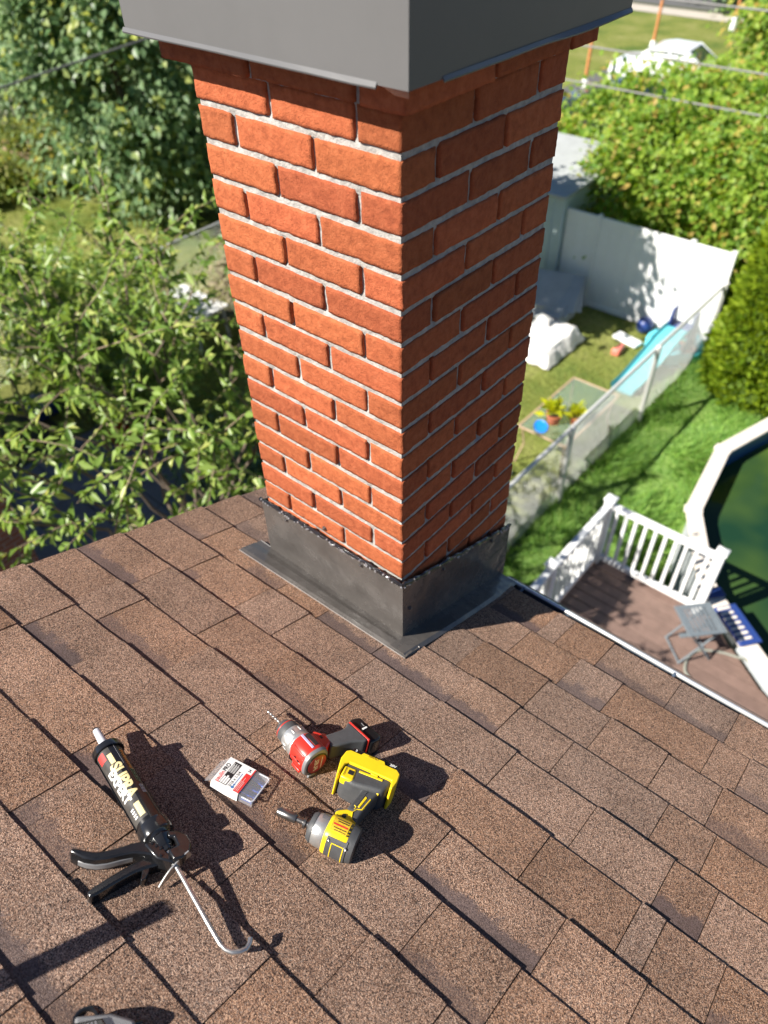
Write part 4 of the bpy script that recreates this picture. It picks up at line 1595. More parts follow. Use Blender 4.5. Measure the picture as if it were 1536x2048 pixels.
for i in range(11):
    b_3 = .066 + i * .0042
    xx = -.0055 - (b_3 - .066) * .17
    MB().bar((xx - .001, -b_3, DH + .0192), (xx - .0115, -b_3 - .003, DH + .0196), .0018, .0016).build('grip_rib', M['rubber'], gp)
MB().tube([(-.0150, -.058, DH + .0190), (-.0165, -.064, DH + .0196), (-.0120, -.067, DH + .0192)], .0009, 6).build('piping', M['yellow'], gp)
MB().tube([(-.0290, -.030, DH + .0185), (-.0180, -.0345, DH + .0192), (-.0145, -.050, DH + .0196), (-.0200, -.060, DH + .0196), (-.0290, -.0640, DH + .0192), (-.0320, -.0700, DH + .0180)], .0011, 6).build('piping', M['yellow'], gp)
# foot of the handle
foot = MB().prism(Y([(.0400, .118), (.0410, .151), (-.0610, .153), (-.0600, .134), (-.0500, .116), (.006, .104), (.030, .108)]), DH - .031, DH + .0285).build('handle_foot', M['rubber'], dr, bevel=.009, seg=4)
pn = MB().prism(Y([(.0375, .1085), (.0395, .138), (.0140, .1395), (.0105, .1120), (.0160, .1070)]), DH + .0100, DH + .0305).build('mode_panel', M['yellow'], dr, bevel=.003)
MB().box((.0215, -.1260, DH + .0308), (.0110, .0110, .0010)).build('mode_button', M['blackprint'], pn, bevel=.0003)
text_obj('lettering', 'DEWALT', .0052, M['blackprint'], pn, lambda x, y: Vector((.0325 + y, -.1240 + x, DH + .0308)), .0001)
MB().bar((.0080, -.1385, DH + .0290), (-.0420, -.1410, DH + .0290), .0046, .0024).build('foot_stripe', M['yellow'], foot, bevel=.0008)
MB().bar((-.0150, -.1470, DH + .0295), (-.0300, -.1475, DH + .0295), .0085, .0040).build('release_button', M['yellow'], foot, bevel=.001)
# battery: yellow body with black base, standing on its side
bat = MB().prism(Y([(.0500, .132), (.0530, .150), (.0500, .172), (.0430, .1785), (-.0600, .1785), (-.0690, .170), (-.0700, .148), (-.0660, .128), (-.0610, .128), (-.0590, .1475), (.0330, .1475), (.0400, .139), (.0415, .112), (.0460, .1105)]), .002, .0690).build('battery', M['yellow'], dr, bevel=.009, seg=4)
bb = MB().prism(Y([(.0460, .172), (.0400, .1920), (-.0600, .1930), (-.0680, .172)]), .001, .0665).build('battery_base', M['black'], bat, bevel=.005, seg=3)
MB().prism(Y([(.020, .1765), (.016, .1845), (-.030, .1850), (-.034, .1770)]), .055, .0690).build('battery_label', M['yellow'], bat, bevel=.001)
text_obj('lettering', '20V', .0085, M['whiteprint'], bat, lambda x, y: Vector((-.0490 - x, -.1850 - y, .0667)), .0003)
text_obj('lettering', '3', .0080, M['whiteprint'], bat, lambda x, y: Vector((.0320 - x, -.1840 - y, .0667)), .0003)
text_obj('lettering', 'DEWALT', .0055, M['blackprint'], bat, lambda x, y: Vector((-.0070 - x, -.1810 - y, .0692)), .0001)
MB().lathe([(0, .0034), (.0008, .0034)], (-.0702, -.158, .030), (-1, 0, 0), 14).build('screw_hole', M['blackprint'], bat)
MB().prism(Y([(.0490, .118), (.0545, .146), (.0420, .146), (.0400, .119)]), .004, .030).build('battery_latch', M['rubber'], bat, bevel=.003)

# --- red drill, lying on its side behind
rd_ = roof_thing('drill', .125, -.515, 171.2, 'red and grey cordless drill with a bit, behind the yellow driver', 'drill')
DH = .0365
rbod = loft([(-.0340, 0, DH, .0295, .0320), (-.0300, 0, DH, .0312, .0338), (-.010, 0, DH, .0315, .0340), (.006, 0, DH, .0300, .0325), (.014, 0, DH, .0285, .0300)], k=.82).build('motor_housing', M['red'], rd_, smooth=True)
loft([(-.0425, 0, DH, .0270, .0290), (-.0405, 0, DH, .0298, .0322), (-.0345, 0, DH, .0312, .0338), (-.0335, 0, DH, .0312, .0338)], k=.82).build('rear_cap', M['greytool'], rd_, smooth=True)
M['darkred'] = mat("dark_red_badge", (.30, .012, .018), .3)
MB().lathe([(0, .0262), (.0015, .0262), (.002, .0250)], (-.0422, 0, DH), (-1, 0, 0), 32).build('badge_ring', M['black'], rd_, smooth=True)
badge = MB().lathe([(0, .0232), (.0008, .0232), (.0010, .0225)], (-.0441, 0, DH), (-1, 0, 0), 32).build('badge', M['darkred'], rd_, smooth=True)
text_obj('lettering', 'FUEL', .0150, M['whiteprint'], badge, lambda x, y: Vector((-.0454, -.003 - y * .9, DH + x * .0 + 0) if False else (-.0454, .004 - y, DH + x)), .0003, .15)
for i in range(8):
    MB().box((-.0453, -.0105, DH - .014 + i * .004), (.0004, .0022, .0024)).build('badge_mark', M['whiteprint'], badge)
# gear case: grey selector collar, clutch ring, chuck
MB().lathe([(0, .0290), (.004, .0300), (.010, .0298), (.012, .0280), (.016, .0280), (.018, .0288), (.034, .0270), (.037, .0255)], (.010, 0, DH), (1, 0, 0), 32).build('clutch_collar', M['silver'], rd_, smooth=True)
for i in range(10):
    a = 2 * math.pi * i / 10
    MB().box((.0345, math.cos(a) * .0272, DH + math.sin(a) * .0272), (.013, .004, .004), Matrix.Rotation(a, 3, 'X')).build('clutch_rib', M['silver'], rd_, bevel=.001)
MB().lathe([(0, .0250), (.003, .0256), (.016, .0246), (.0185, .0225), (.030, .0170), (.034, .0120), (.0355, .0085)], (.0465, 0, DH), (1, 0, 0), 32).build('chuck', M['rubber'], rd_, smooth=True)
MB().lathe([(0, .02335), (.0016, .02345), (.0030, .0221)], (.0645, 0, DH), (1, 0, 0), 32).build('chuck_ring', M['red'], rd_, smooth=True)
# twist bit
mb = MB()
n = 26
for i in range(n + 1):
    x = .080 + .054 * i / n
    r_ = .0030 if i < n - 2 else .0030 * (n - i + .2) / 2.4
    tw = i * .75
    for j in range(8):
        a = tw + 2 * math.pi * j / 8
        rr = r_ * (1.0 if j % 4 in (0, 1) else .55)
        mb.v.append((x, math.cos(a) * rr, DH + math.sin(a) * rr - .10 * (x - .08)))
for i in range(n):
    for j in range(8):
        j2 = (j + 1) % 8
        mb.f.append((i * 8 + j, i * 8 + j2, (i + 1) * 8 + j2, (i + 1) * 8 + j))
mb.f += [tuple(range(8)), tuple(n * 8 + j for j in range(8))]
mb.build('drill_bit', M['steel'], rd_, smooth=True)
# housing details: raised red ridges, mode slot, sticker
for (y0_, y1_, z0_, z1_, xa, xb) in ((.020, .028, .052, .060, -.031, .008), (-.028, -.018, .053, .061, -.020, .010), (.029, .0335, .030, .040, -.030, .004), (.0285, .0330, .014, .022, -.030, -.004)):
    MB().box(((xa + xb) / 2, (y0_ + y1_) / 2, (z0_ + z1_) / 2), (xb - xa, y1_ - y0_, z1_ - z0_)).build('housing_ridge', M['red'], rbod, bevel=.003)
MB().box((-.008, .004, DH + .0342), (.040, .0055, .0016)).build('data_sticker', mat("pale_violet_sticker", (.45, .42, .62), .4), rbod, bevel=.0004)
MB().box((-.008, -.0075, DH + .0338), (.034, .0095, .0016)).build('name_plate', M['blackprint'], rbod, bevel=.0004)
MB().box((.0030, .0300, DH - .008), (.010, .006, .010)).build('gear_switch', M['black'], rbod, bevel=.001)
MB().box((-.020, .033, DH + .004), (.006, .0014, .0022)).build('vent_slot', M['blackprint'], rbod)
MB().box((-.010, .033, DH + .0075), (.006, .0014, .0022)).build('vent_slot', M['blackprint'], rbod)
# handle
MB().prism(Y([(.0150, .022), (.0190, .036), (.0090, .044), (-.0060, .052), (-.0240, .050), (-.0330, .030), (-.0330, .018)]), DH - .0190, DH + .0190).build('handle_collar', M['red'], rd_, bevel=.004)
MB().box((-.004, -.038, DH + .0190), (.008, .005, .0012)).build('direction_slot', M['blackprint'], rd_)
MB().prism(Y([(.0110, .038), (.0150, .047), (.0110, .058), (.0020, .063), (-.0060, .058), (-.006, .046)]), DH - .008, DH + .008).build('trigger', M['red'], rd_, bevel=.003)
g2 = MB().prism(Y([(-.0020, .046), (-.0050, .064), (-.0085, .088), (-.0080, .104), (-.0020, .112), (.0000, .118), (-.0620, .122), (-.0620, .112), (-.0560, .104), (-.0470, .084), (-.0420, .062), (-.0360, .040), (-.0240, .044)]), DH - .0185, DH + .0185).build('grip', M['rubber'], rd_, bevel=.007, seg=4)
MB().prism(Y([(-.0010, .1170), (.0000, .1230), (-.0640, .1270), (-.0640, .1210)]), .004, DH + .0180).build('red_band', M['red'], rd_, bevel=.002)
b2_ = MB().prism(Y([(.0050, .1250), (.0090, .1350), (.0030, .1560), (-.0660, .1600), (-.0700, .1500), (-.0680, .1270)]), .002, .0480).build('battery', M['black'], rd_, bevel=.006, seg=3)
MB().box((-.030, -.140, .0505), (.004, .012, .0012)).build('battery_mark', M['whiteprint'], b2_)
MB().box((-.020, -.143, .0505), (.010, .0015, .0012)).build('battery_mark', M['greytool'], b2_)
MB().box((-.0425, .0100, .0080), (.006, .016, .007)).build('belt_clip', M['greytool'], rd_, bevel=.001)

# --- tool cut off by the bottom of the picture
bt_ = roof_thing('roofing_tool', .296, -1.094, 62, 'grey ridged tool with a black loop cut off at the bottom edge', 'tool')
MB().prism([(-.030, -.030), (.018, -.022), (.046, -.004), (.046, .006), (.016, .024), (-.032, .034)], .004, .034).build('head', M['greytool'], bt_, bevel=.005, seg=3)
MB().prism([(-.055, -.022), (.004, -.017), (.010, .0), (.004, .018), (-.055, .024)], .030, .040).build('ridged_pad', M['black'], bt_, bevel=.003)
for i in range(9):
    MB().box((-.006 - i * .005, .0, .0405), (.0022, .030, .0022)).build('ridge', M['greytool'], bt_)
MB().tube([(-.016 + .015 * math.cos(R(a)), .040 + .012 * math.sin(R(a)), .006) for a in range(0, 361, 20)], .0038, 8, cap=False).build('loop', M['black'], bt_, smooth=True)
MB().lathe([(0, .010), (.004, .012), (.016, .012), (.018, .008)], (.040, .0, .012), (1, 0, 0), 14).build('knob', M['black'], bt_, smooth=True)

# --- pole standing just outside the picture: its shadow crosses the shingles at lower left
pole = empty('pole', mw=MR @ Matrix.Translation((-.042, -1.742, 0)))
tag(pole, 'grey pole with a collar leaning on the roof at the left edge', 'pole')
MB().tube([(0, 0, 0), (-.011, .208, .300)], .0165, 16).build('shaft', M['greytool'], pole, smooth=True)
MB().tube([(-.0048, .0900, .130), (-.0066, .125, .180)], .0225, 16).build('collar', M['black'], pole, smooth=True)
MB().tube([(0, 0, -.004), (0, .012, .016)], .024, 16).build('foot', M['black'], pole, smooth=True)

# ------------------------------------------------------------------ deck with railing, pool
PC = Vector((2.5, 7.6))
PR = 3.45
angs = [152 - 24 * i for i in range(6)] + [175.7, 199.5, 221, 245, 269, 293, 317, 341, 5]
angs = sorted(set(a % 360 for a in [175.7, 199.5, 221, 245, 269, 293, 317, 341, 5, 29, 53, 77, 102, 127, 152]))
VP_ = [(PC.x + PR * math.cos(R(a)), PC.y + PR * math.sin(R(a))) for a in angs]
VI = [(PC.x + (PR - .20) * math.cos(R(a)), PC.y + (PR - .20) * math.sin(R(a))) for a in angs]
nP = len(angs)
def pool_x(y):
    """leftmost x of the pool's outer edge at a given y"""
    best = 99
    for i in range(nP):
        (xa, ya), (xb, yb) = VP_[i], VP_[(i + 1) % nP]
        if (ya - y) * (yb - y) <= 0 and abs(ya - yb) > 1e-6:
            best = min(best, xa + (xb - xa) * (y - ya) / (yb - ya))
    return best

deck = empty('deck', (-1.27, 5.14, 0))
tag(deck, 'brown board deck with white railing beside the green pool', 'deck')
DI = Matrix.Translation((1.27, -5.14, 0))
DZ = 1.0
def dpart(o):
    o.matrix_parent_inverse = DI
    return o
fr_ = MB()
fr_.box((-1.255, 2.85, DZ - .13), (.04, 4.58, .19))
fr_.box((-.58, 5.105, DZ - .13), (1.31, .04, .19))
for x in (-1.1, .3, 1.6, 2.9):
    for y in (1.0, 2.8, 4.0):
        fr_.box((x, y, DZ / 2 - .08), (.09, .09, DZ - .2))
for x in (-1.0, -.4, .2, .8, 1.4, 2.0, 2.6, 3.1):
    fr_.box((x, 2.4, DZ - .13), (.04, 3.6, .15))
dpart(fr_.build('frame', M['wood'], deck))
bw = .142
nb_ = 32
for i in range(nb_):
    y1_ = 5.13 - i * bw
    y0_ = y1_ - bw + .010
    xe0 = min(3.3, pool_x(y0_) - .01) if pool_x(y0_) < 90 else 3.3
    xe1 = min(3.3, pool_x(y1_) - .01) if pool_x(y1_) < 90 else 3.3
    xs0 = -1.28
    mbd = MB()
    z0_, z1_ = DZ - .028, DZ
    p = [(xs0, y0_, z0_), (xe0, y0_, z0_), (xe1, y1_, z0_), (xs0, y1_, z0_), (xs0, y0_, z1_), (xe0, y0_, z1_), (xe1, y1_, z1_), (xs0, y1_, z1_)]
    mbd.add(p, [(0, 3, 2, 1), (4, 5, 6, 7), (0, 1, 5, 4), (1, 2, 6, 5), (2, 3, 7, 6), (3, 0, 4, 7)])
    dpart(mbd.build('board', M['deckboard'], deck, bevel=.003))

RT = DZ + .92
railing = MB()
def post(x, y):
    mbp = MB().box((x, y, (DZ + RT + .06) / 2), (.098, .098, RT + .06 - DZ))
    o = dpart(mbp.build('post', M['vinyl'], deck, bevel=.006))
    c = MB()
    c.add([(x - .062, y - .062, RT + .06), (x + .062, y - .062, RT + .06), (x + .062, y + .062, RT + .06), (x - .062, y + .062, RT + .06),
           (x - .062, y - .062, RT + .08), (x + .062, y - .062, RT + .08), (x + .062, y + .062, RT + .08), (x - .062, y + .062, RT + .08), (x, y, RT + .115)],
          [(0, 3, 2, 1), (0, 1, 5, 4), (1, 2, 6, 5), (2, 3, 7, 6), (3, 0, 4, 7), (4, 5, 8), (5, 6, 8), (6, 7, 8), (7, 4, 8)])
    c.build('post_cap', M['vinyl'], o, bevel=.004)
    return o
posts = [(-1.225, 5.085), (.015, 5.085), (-1.225, 3.86), (-1.225, 2.60)]
for x, y in posts:
    post(x, y)
def rail(a, b, n):
    a, b = Vector(a), Vector(b)
    d = (b - a).normalized()
    a2, b2_ = a + d * .05, b - d * .05
    dpart(MB().bar((*a2, RT - .02), (*b2_, RT - .02), .075, .055).build('top_rail', M['vinyl'], deck, bevel=.006))
    dpart(MB().bar((*a2, DZ + .10), (*b2_, DZ + .10), .055, .065).build('bottom_rail', M['vinyl'], deck, bevel=.006))
    for i in range(n):
        q = a2.lerp(b2_, (i + .5) / n)
        dpart(MB().box((q.x, q.y, (RT - .05 + DZ + .13) / 2), (.036, .036, RT - .05 - DZ - .13)).build('baluster', M['vinyl'], deck, bevel=.003))
rail(posts[0], posts[1], 10)
rail(posts[0], posts[2], 10)
rail(posts[2], posts[3], 10)

pool = empty('swimming_pool', (PC.x, PC.y, 0))
tag(pool, 'above ground pool of dark green water with a cream rim', 'pool')
PI_ = Matrix.Translation((-PC.x, -PC.y, 0))
def ppart(o):
    o.matrix_parent_inverse = PI_
    return o
RZ = 1.10
for i in range(nP):
    j = (i + 1) % nP
    a, b, c, d = VP_[i], VP_[j], VI[j], VI[i]
    g = .004
    def lp(u, v, t_2):
        return (u[0] + (v[0] - u[0]) * t_2, u[1] + (v[1] - u[1]) * t_2)
    q = [lp(a, b, g), lp(a, b, 1 - g), lp(d, c, 1 - g), lp(d, c, g)]
    ppart(MB().prism(q, RZ, RZ + .045).build('coping', M['coping'], pool, bevel=.012, seg=3))
    q2 = [lp(a, PC, .022), lp(b, PC, .022), lp(b, PC, .034), lp(a, PC, .034)]
    ppart(MB().prism(q2, 0.0, RZ - .002).build('wall_panel', M['poolwall'], pool))
    # cap plate over the joint of two coping pieces
    m1, m2_ = Vector(a), Vector(d)
    dv = (m2_ - m1).normalized()
    ppart(MB().bar((*(m1 - dv * .01), RZ + .024), (*(m2_ + dv * .01), RZ + .024), .11, .052).build('joint_cap', M['coping'], pool, bevel=.01))
lin = MB()
q3 = [(PC.x + (PR - .17) * math.cos(R(a)), PC.y + (PR - .17) * math.sin(R(a))) for a in angs]
lin.v = [(x, y, .1) for x, y in q3] + [(x, y, RZ - .004) for x, y in q3]
lin.f = [(i, (i + 1) % nP, nP + (i + 1) % nP, nP + i) for i in range(nP)]
ppart(lin.build('liner', M['liner'], pool))
wt = MB()
wt.v = [(x, y, .83) for x, y in q3]
wt.f = [tuple(range(nP))]
ppart(wt.build('water', M['water'], pool))

# blue step tray clipped on the pool rim
st = empty('pool_step', (.30, 5.10, RZ))
tag(st, 'blue plastic pool step with pale ribs on the rim', 'pool step')
SI = Matrix.Translation((-.30, -5.10, -RZ))
def spart(o):
    o.matrix_parent_inverse = SI
    return o
va, vb = Vector(VP_[angs.index(221)]), Vector(VP_[angs.index(245)])
dd = (vb - va).normalized()
nn_ = Vector((-dd.y, dd.x))
if (PC - va).dot(nn_) < 0:
    nn_ = -nn_
def rimp(t_2, n_):
    q = va + dd * t_2 + nn_ * n_
    return q
z_ = RZ + .049
base_t = (Vector((.27, 5.10)) - va).dot(dd)
q = [rimp(base_t - .10, -.02), rimp(base_t + .42, -.02), rimp(base_t + .42, .235), rimp(base_t - .10, .235)]
spart(MB().prism([tuple(v) for v in q], z_, z_ + .030).build('tray', M['bluestep'], st, bevel=.008))
for i in range(7):
    t_2 = base_t - .06 + i * .068
    a, b = rimp(t_2, .0), rimp(t_2, .145)
    spart(MB().bar((*a, z_ + .034), (*b, z_ + .034), .034, .018).build('rib', M['coping'], st, bevel=.004))
q = [rimp(base_t - .36, -.02), rimp(base_t - .24, -.02), rimp(base_t - .22, .20), rimp(base_t - .36, .20)]
spart(MB().prism([tuple(v) for v in q], z_, z_ + .034).build('clip', M['bluestep'], st, bevel=.01))

# slatted grey side table
tb = empty('side_table', (.142, 4.572, DZ))
tb.rotation_euler = (0, 0, R(47.6))
tag(tb, 'small grey metal slatted table on the deck by the pool', 'side table')
TS = .195
for x, y, sx_, sy_ in ((-TS + .025, 0, .05, 2 * TS), (TS - .025, 0, .05, 2 * TS), (0, -TS + .02, 2 * TS - .104, .04), (0, TS - .02, 2 * TS - .104, .04)):
    MB().box((x, y, .50), (sx_, sy_, .016)).build('top_frame', M['tablemetal'], tb, bevel=.004)
for i in range(7):
    x = -.126 + i * .042
    MB().box((x, 0, .499), (.029, 2 * TS - .078, .010)).build('slat', M['tablemetal'], tb, bevel=.002)
for a, b in (((-.16, -.16), (.17, -.165)), ((.16, -.16), (-.17, -.165)), ((-.16, .16), (.17, .165)), ((.16, .16), (-.17, .165))):
    MB().tube([(a[0], a[1], .492), (b[0], b[1], .0)], .011, 8).build('leg', M['tablemetal'], tb, smooth=True)
MB().tube([(.165, -.165, .012), (.165, .165, .012)], .010, 8).build('crossbar', M['tablemetal'], tb, smooth=True)
MB().tube([(-.165, -.165, .012), (-.165, .165, .012)], .010, 8).build('crossbar', M['tablemetal'], tb, smooth=True)
MB().box((0, 0, .25), (.30, .05, .012)).build('brace', M['tablemetal'], tb, bevel=.003)

hs = [(.36, 4.05), (.333, 4.208), (.25, 4.28), (.212, 4.38), (.205, 4.47), (.235, 4.59), (.319, 4.674), (.45, 4.745), (.616, 4.798), (.75, 4.85)]
hs3 = [(x, y, DZ + .014) for x, y in hs] + [(.90, 4.93, DZ + .10), (1.02, 5.0, RZ + .065), (1.3, 5.1, RZ + .075), (1.6, 5.4, .86)]
def smooth_path(pts, n=5):
    out = []
    P_ = [Vector(p) for p in pts]
    for i in range(len(P_) - 1):
        p0, p1, p2, p3 = P_[max(i - 1, 0)], P_[i], P_[i + 1], P_[min(i + 2, len(P_) - 1)]
        for k in range(n):
            t_2 = k / n
            out.append(.5 * ((2 * p1) + (-p0 + p2) * t_2 + (2 * p0 - 5 * p1 + 4 * p2 - p3) * t_2 ** 2 + (-p0 + 3 * p1 - 3 * p2 + p3) * t_2 ** 3))
    out.append(P_[-1])
    return out
o = MB().tube(smooth_path(hs3), .0135, 8).build('hose', M['hose'], None, smooth=True)
tag(o, 'grey garden hose curving over the deck into the pool', 'hose')

# ------------------------------------------------------------------ fences
cf = empty('chain_link_fence', (-2.53, 7.9, 0))
tag(cf, 'galvanised chain link fence running between the two yards', 'fence')
FI = Matrix.Translation((2.53, -7.9, 0))
def fpart(o):
    o.matrix_parent_inverse = FI
    return o
FX, FH = -2.53, 1.36
fpart(MB().tube([(FX, 2.5, FH), (FX, 12.0, FH)], .030, 10).build('top_rail', M['galv'], cf, smooth=True))
for y in (4.05, 6.64, 9.24, 11.85):
    o = fpart(MB().tube([(FX + .035, y, 0), (FX + .035, y, FH + .03)], .042, 12).build('post', M['galv'], cf, smooth=True))
    MB().lathe([(0, .047), (.03, .047), (.05, .026), (.055, .004)], (FX + .035, y, FH + .028), (0, 0, 1), 12).build('post_cap', M['galv'], o, smooth=True)
def chain_mesh(p0, length, h, ux, step=.054, w=.0047):
    V, F = [], []
    p0 = np.array(p0, float)
    ux = np.array(ux, float)
    nx = np.array([-ux[1], ux[0], 0])
    def seg(a, b, sgn):
        pa = p0 + ux * a[0] + np.array([0, 0, a[1]]) + nx * .004 * sgn
        pb = p0 + ux * b[0] + np.array([0, 0, b[1]]) + nx * .004 * sgn
        d = (pb - pa) / np.linalg.norm(pb - pa)
        s_ = np.cross(d, nx)
        o_ = len(V)
        for q in (pa, pb):
            V.extend([q + s_ * w / 2, q - s_ * w / 4 + nx * w * .43, q - s_ * w / 4 - nx * w * .43])
        F.extend([(o_, o_ + 1, o_ + 4, o_ + 3), (o_ + 1, o_ + 2, o_ + 5, o_ + 4), (o_ + 2, o_, o_ + 3, o_ + 5)])
    t_2 = -h
    while t_2 < length:
        # rising and falling diagonals clipped to the panel
        for sgn in (1, -1):
            a, b = (t_2, 0), (t_2 + h, h)
            if a[0] < 0:
                a = (0, -t_2)
            if b[0] > length:
                b = (length, length - t_2)
            if sgn < 0:
                a, b = (a[0], h - a[1]), (b[0], h - b[1])
            if abs(a[0] - b[0]) > .01:
                seg(a, b, sgn)
        t_2 += step
    return np.array(V), np.array(F)
V, F = chain_mesh((FX, 2.5, .03), 9.45, FH - .04, (0, 1, 0))
fpart(np_mesh('wire_mesh', V, F, M['wire'], cf))

wf = empty('vinyl_fence', (-4.2, 12.1, 0))
tag(wf, 'tall white vinyl panel fence at the back of the next yard', 'fence')
WI = Matrix.Translation((4.2, -12.1, 0))
def wpart(o):
    o.matrix_parent_inverse = WI
    return o
for xa, xb in ((-5.82, -5.16), (-5.10, -3.35), (-3.29, -2.62)):
    w_ = xb - xa
    nbv = max(2, round(w_ / .22))
    for i in range(nbv):
        x = xa + w_ * (i + .5) / nbv
        wpart(MB().box((x, 12.1 + (.0015 if i % 2 else 0), .92), (w_ / nbv - .003, .022, 1.62)).build('panel_board', M['vinyl'], wf, bevel=.002))
    wpart(MB().box(((xa + xb) / 2, 12.1, 1.775), (w_, .05, .09)).build('top_rail', M['vinyl'], wf, bevel=.006))
    wpart(MB().box(((xa + xb) / 2, 12.1, .065), (w_, .05, .09)).build('bottom_rail', M['vinyl'], wf, bevel=.006))
for x in (-5.13, -3.32, -2.59):
    o = wpart(MB().box((x, 12.1, .93), (.056 if x == -5.13 else .09, .09, 1.86)).build('post', M['vinyl'], wf, bevel=.006))

# shed with a low roof
sh = empty('garden_shed', (-7.0, 13.4, 0))
tag(sh, 'pale blue grey garden shed at the end of the white fence', 'shed')
SHI = Matrix.Translation((7.0, -13.4, 0))
def shp(o):
    o.matrix_parent_inverse = SHI
    return o
for (c, s_) in (((-6.92, 12.02, 1.0), (2.15, .06, 2.0)), ((-6.92, 14.6, 1.05), (2.15, .06, 2.1)), ((-5.88, 13.31, 1.02), (.06, 2.5, 2.05)), ((-7.96, 13.31, 1.02), (.06, 2.5, 2.05))):
    shp(MB().box(c, s_).build('wall', M['shed'], sh))
for x in (-7.9, -7.3, -6.7, -6.1, -5.87):
    shp(MB().box((x, 11.98, 1.0), (.05, .022, 2.0)).build('batten', M['shed'], sh, bevel=.004))
shp(MB().box((-6.95, 13.3, 2.10), (2.32, 2.86, .07), Matrix.Rotation(R(2), 3, 'X')).build('roof', M['greyjunk'], sh, bevel=.01))
shp(MB().box((-7.0, 11.975, .95), (.5, .02, 1.8)).build('door', M['shed'], sh, bevel=.006))

# fence at the left with one post showing
lf = empty('yard_fence', (-11.3, 6.55, 0))
tag(lf, 'white pipe fence with wire mesh behind the fruit tree', 'fence')
LI = Matrix.Translation((11.3, -6.55, 0))
def lp_(o):
    o.matrix_parent_inverse = LI
    return o
LA, LB = Vector((-11.75, 3.4, 1.25)), Vector((-11.75, 8.8, 1.25))
d_ = (LB - LA).normalized()
lp_(MB().tube([LA - d_ * 2, LB + d_ * 3], .024, 8).build('top_rail', M['galv'], lf, smooth=True))
for t_2 in (-1.6, .9, 3.42, 5.9):
    q = LA + d_ * t_2
    lp_(MB().tube([(q.x, q.y, 0), (q.x, q.y, 1.26)], .034, 10).build('post', M['vinyl'], lf, smooth=True))
st_ = LA - d_ * 2
V, F = chain_mesh((st_.x, st_.y, .03), (LB - LA).length + 5, 1.19, tuple(d_), .075, .005)
lp_(np_mesh('wire_mesh', V, F, M['wire'], lf))

# ------------------------------------------------------------------ things in the next yard
gt = empty('glass_table', (-3.12, 7.85, 0))
tag(gt, 'rectangular glass patio table with tan legs in the next yard', 'patio table')
MB().box((0, 0, .715), (.80, 1.62, .008)).build('glass_top', M['glass'], gt, bevel=.002)
for (c, s_) in (((-.40, 0, .715), (.03, 1.66, .022)), ((.40, 0, .715), (.03, 1.66, .022)), ((0, -.82, .715), (.77, .03, .022)), ((0, .82, .715), (.77, .03, .022)), ((0, .15, .702), (.77, .03, .016))):
    MB().box(c, s_).build('top_frame', M['tan'], gt, bevel=.004)
for x in (-1, 1):
    for y in (-1, 1):
        MB().tube([(x * .37, y * .76, .70), (x * .33, y * .70, .35), (x * .40, y * .80, 0)], .014, 8).build('leg', M['tan'], gt, smooth=True)

def flower_pot(x, y, z, r, h, label, seed, n=60):
    t = empty('flower_pot', (x, y, z))
    tag(t, label, 'flower pot', 'potted plants on the glass table')
    MB().lathe([(0, r * .72), (.002, r * .74), (h * .78, r * .93), (h * .78, r * 1.04), (h, r * 1.06), (h, r * .92), (h * .86, r * .88)], (0, 0, 0), (0, 0, 1), 24, cap=False).build('pot', M['pottery'], t, smooth=True)
    MB().lathe([(0, r * .72), (.001, r * .72)], (0, 0, .001), (0, 0, 1), 20).build('pot_base', M['pottery'], t)
    MB().lathe([(0, r * .89), (.004, r * .2)], (0, 0, h * .86), (0, 0, 1), 20).build('soil', M['soil'], t)
    c = rng.normal(size=(n, 3)) * np.array([r * .5, r * .5, r * .45]) + np.array([0, 0, h + r * .55])
    dirs = c - np.array([0, 0, h * .6])
    V, F = leaves_np(c, (0, 0, 1), r * 1.15, .5, .4, .1, .2, dirs / np.linalg.norm(dirs, axis=1)[:, None] * 1.2)
    np_mesh('foliage', V, F, M['potleaf'], t)
flower_pot(-3.16, 7.42, .721, .115, .17, 'terracotta pot with lime green leaves at the front of the glass table', 1, 80)
flower_pot(-2.90, 7.62, .721, .095, .14, 'smaller terracotta pot with lime leaves close to the wire fence', 2, 70)
o = MB().lathe([(0, .09), (.004, .125), (.018, .132), (.022, .128), (.012, .118), (.008, .02)], (0, 0, 0), (0, 0, 1), 28).build('flying_disc', M['bluetoy'], None, smooth=True)
o.location = (-3.24, 7.20, .722)
o.scale = (.8, 1.2, 1)
o.rotation_euler = (0, 0, R(35))
tag(o, 'bright blue plastic disc on the corner of the glass table', 'disc')
o = MB().lathe([(-.05, .006), (-.043, .027), (-.025, .043), (0, .05), (.025, .043), (.043, .027), (.05, .006)], (0, 0, 0), (0, 0, 1), 18).build('white_ball', M['vinyl'], None, smooth=True)
o.location = (-3.05, 7.75, .772)
tag(o, 'small white ball behind the larger flower pot', 'ball')
o = MB().lathe([(-.06, .006), (-.05, .035), (-.028, .053), (0, .06), (.028, .053), (.05, .035), (.06, .006)], (0, 0, 0), (0, 0, 1), 18).build('white_ball', M['vinyl'], None, smooth=True)
o.location = (-3.42, 6.72, .06)
tag(o, 'white ball lying on the grass next to the chimney', 'ball')

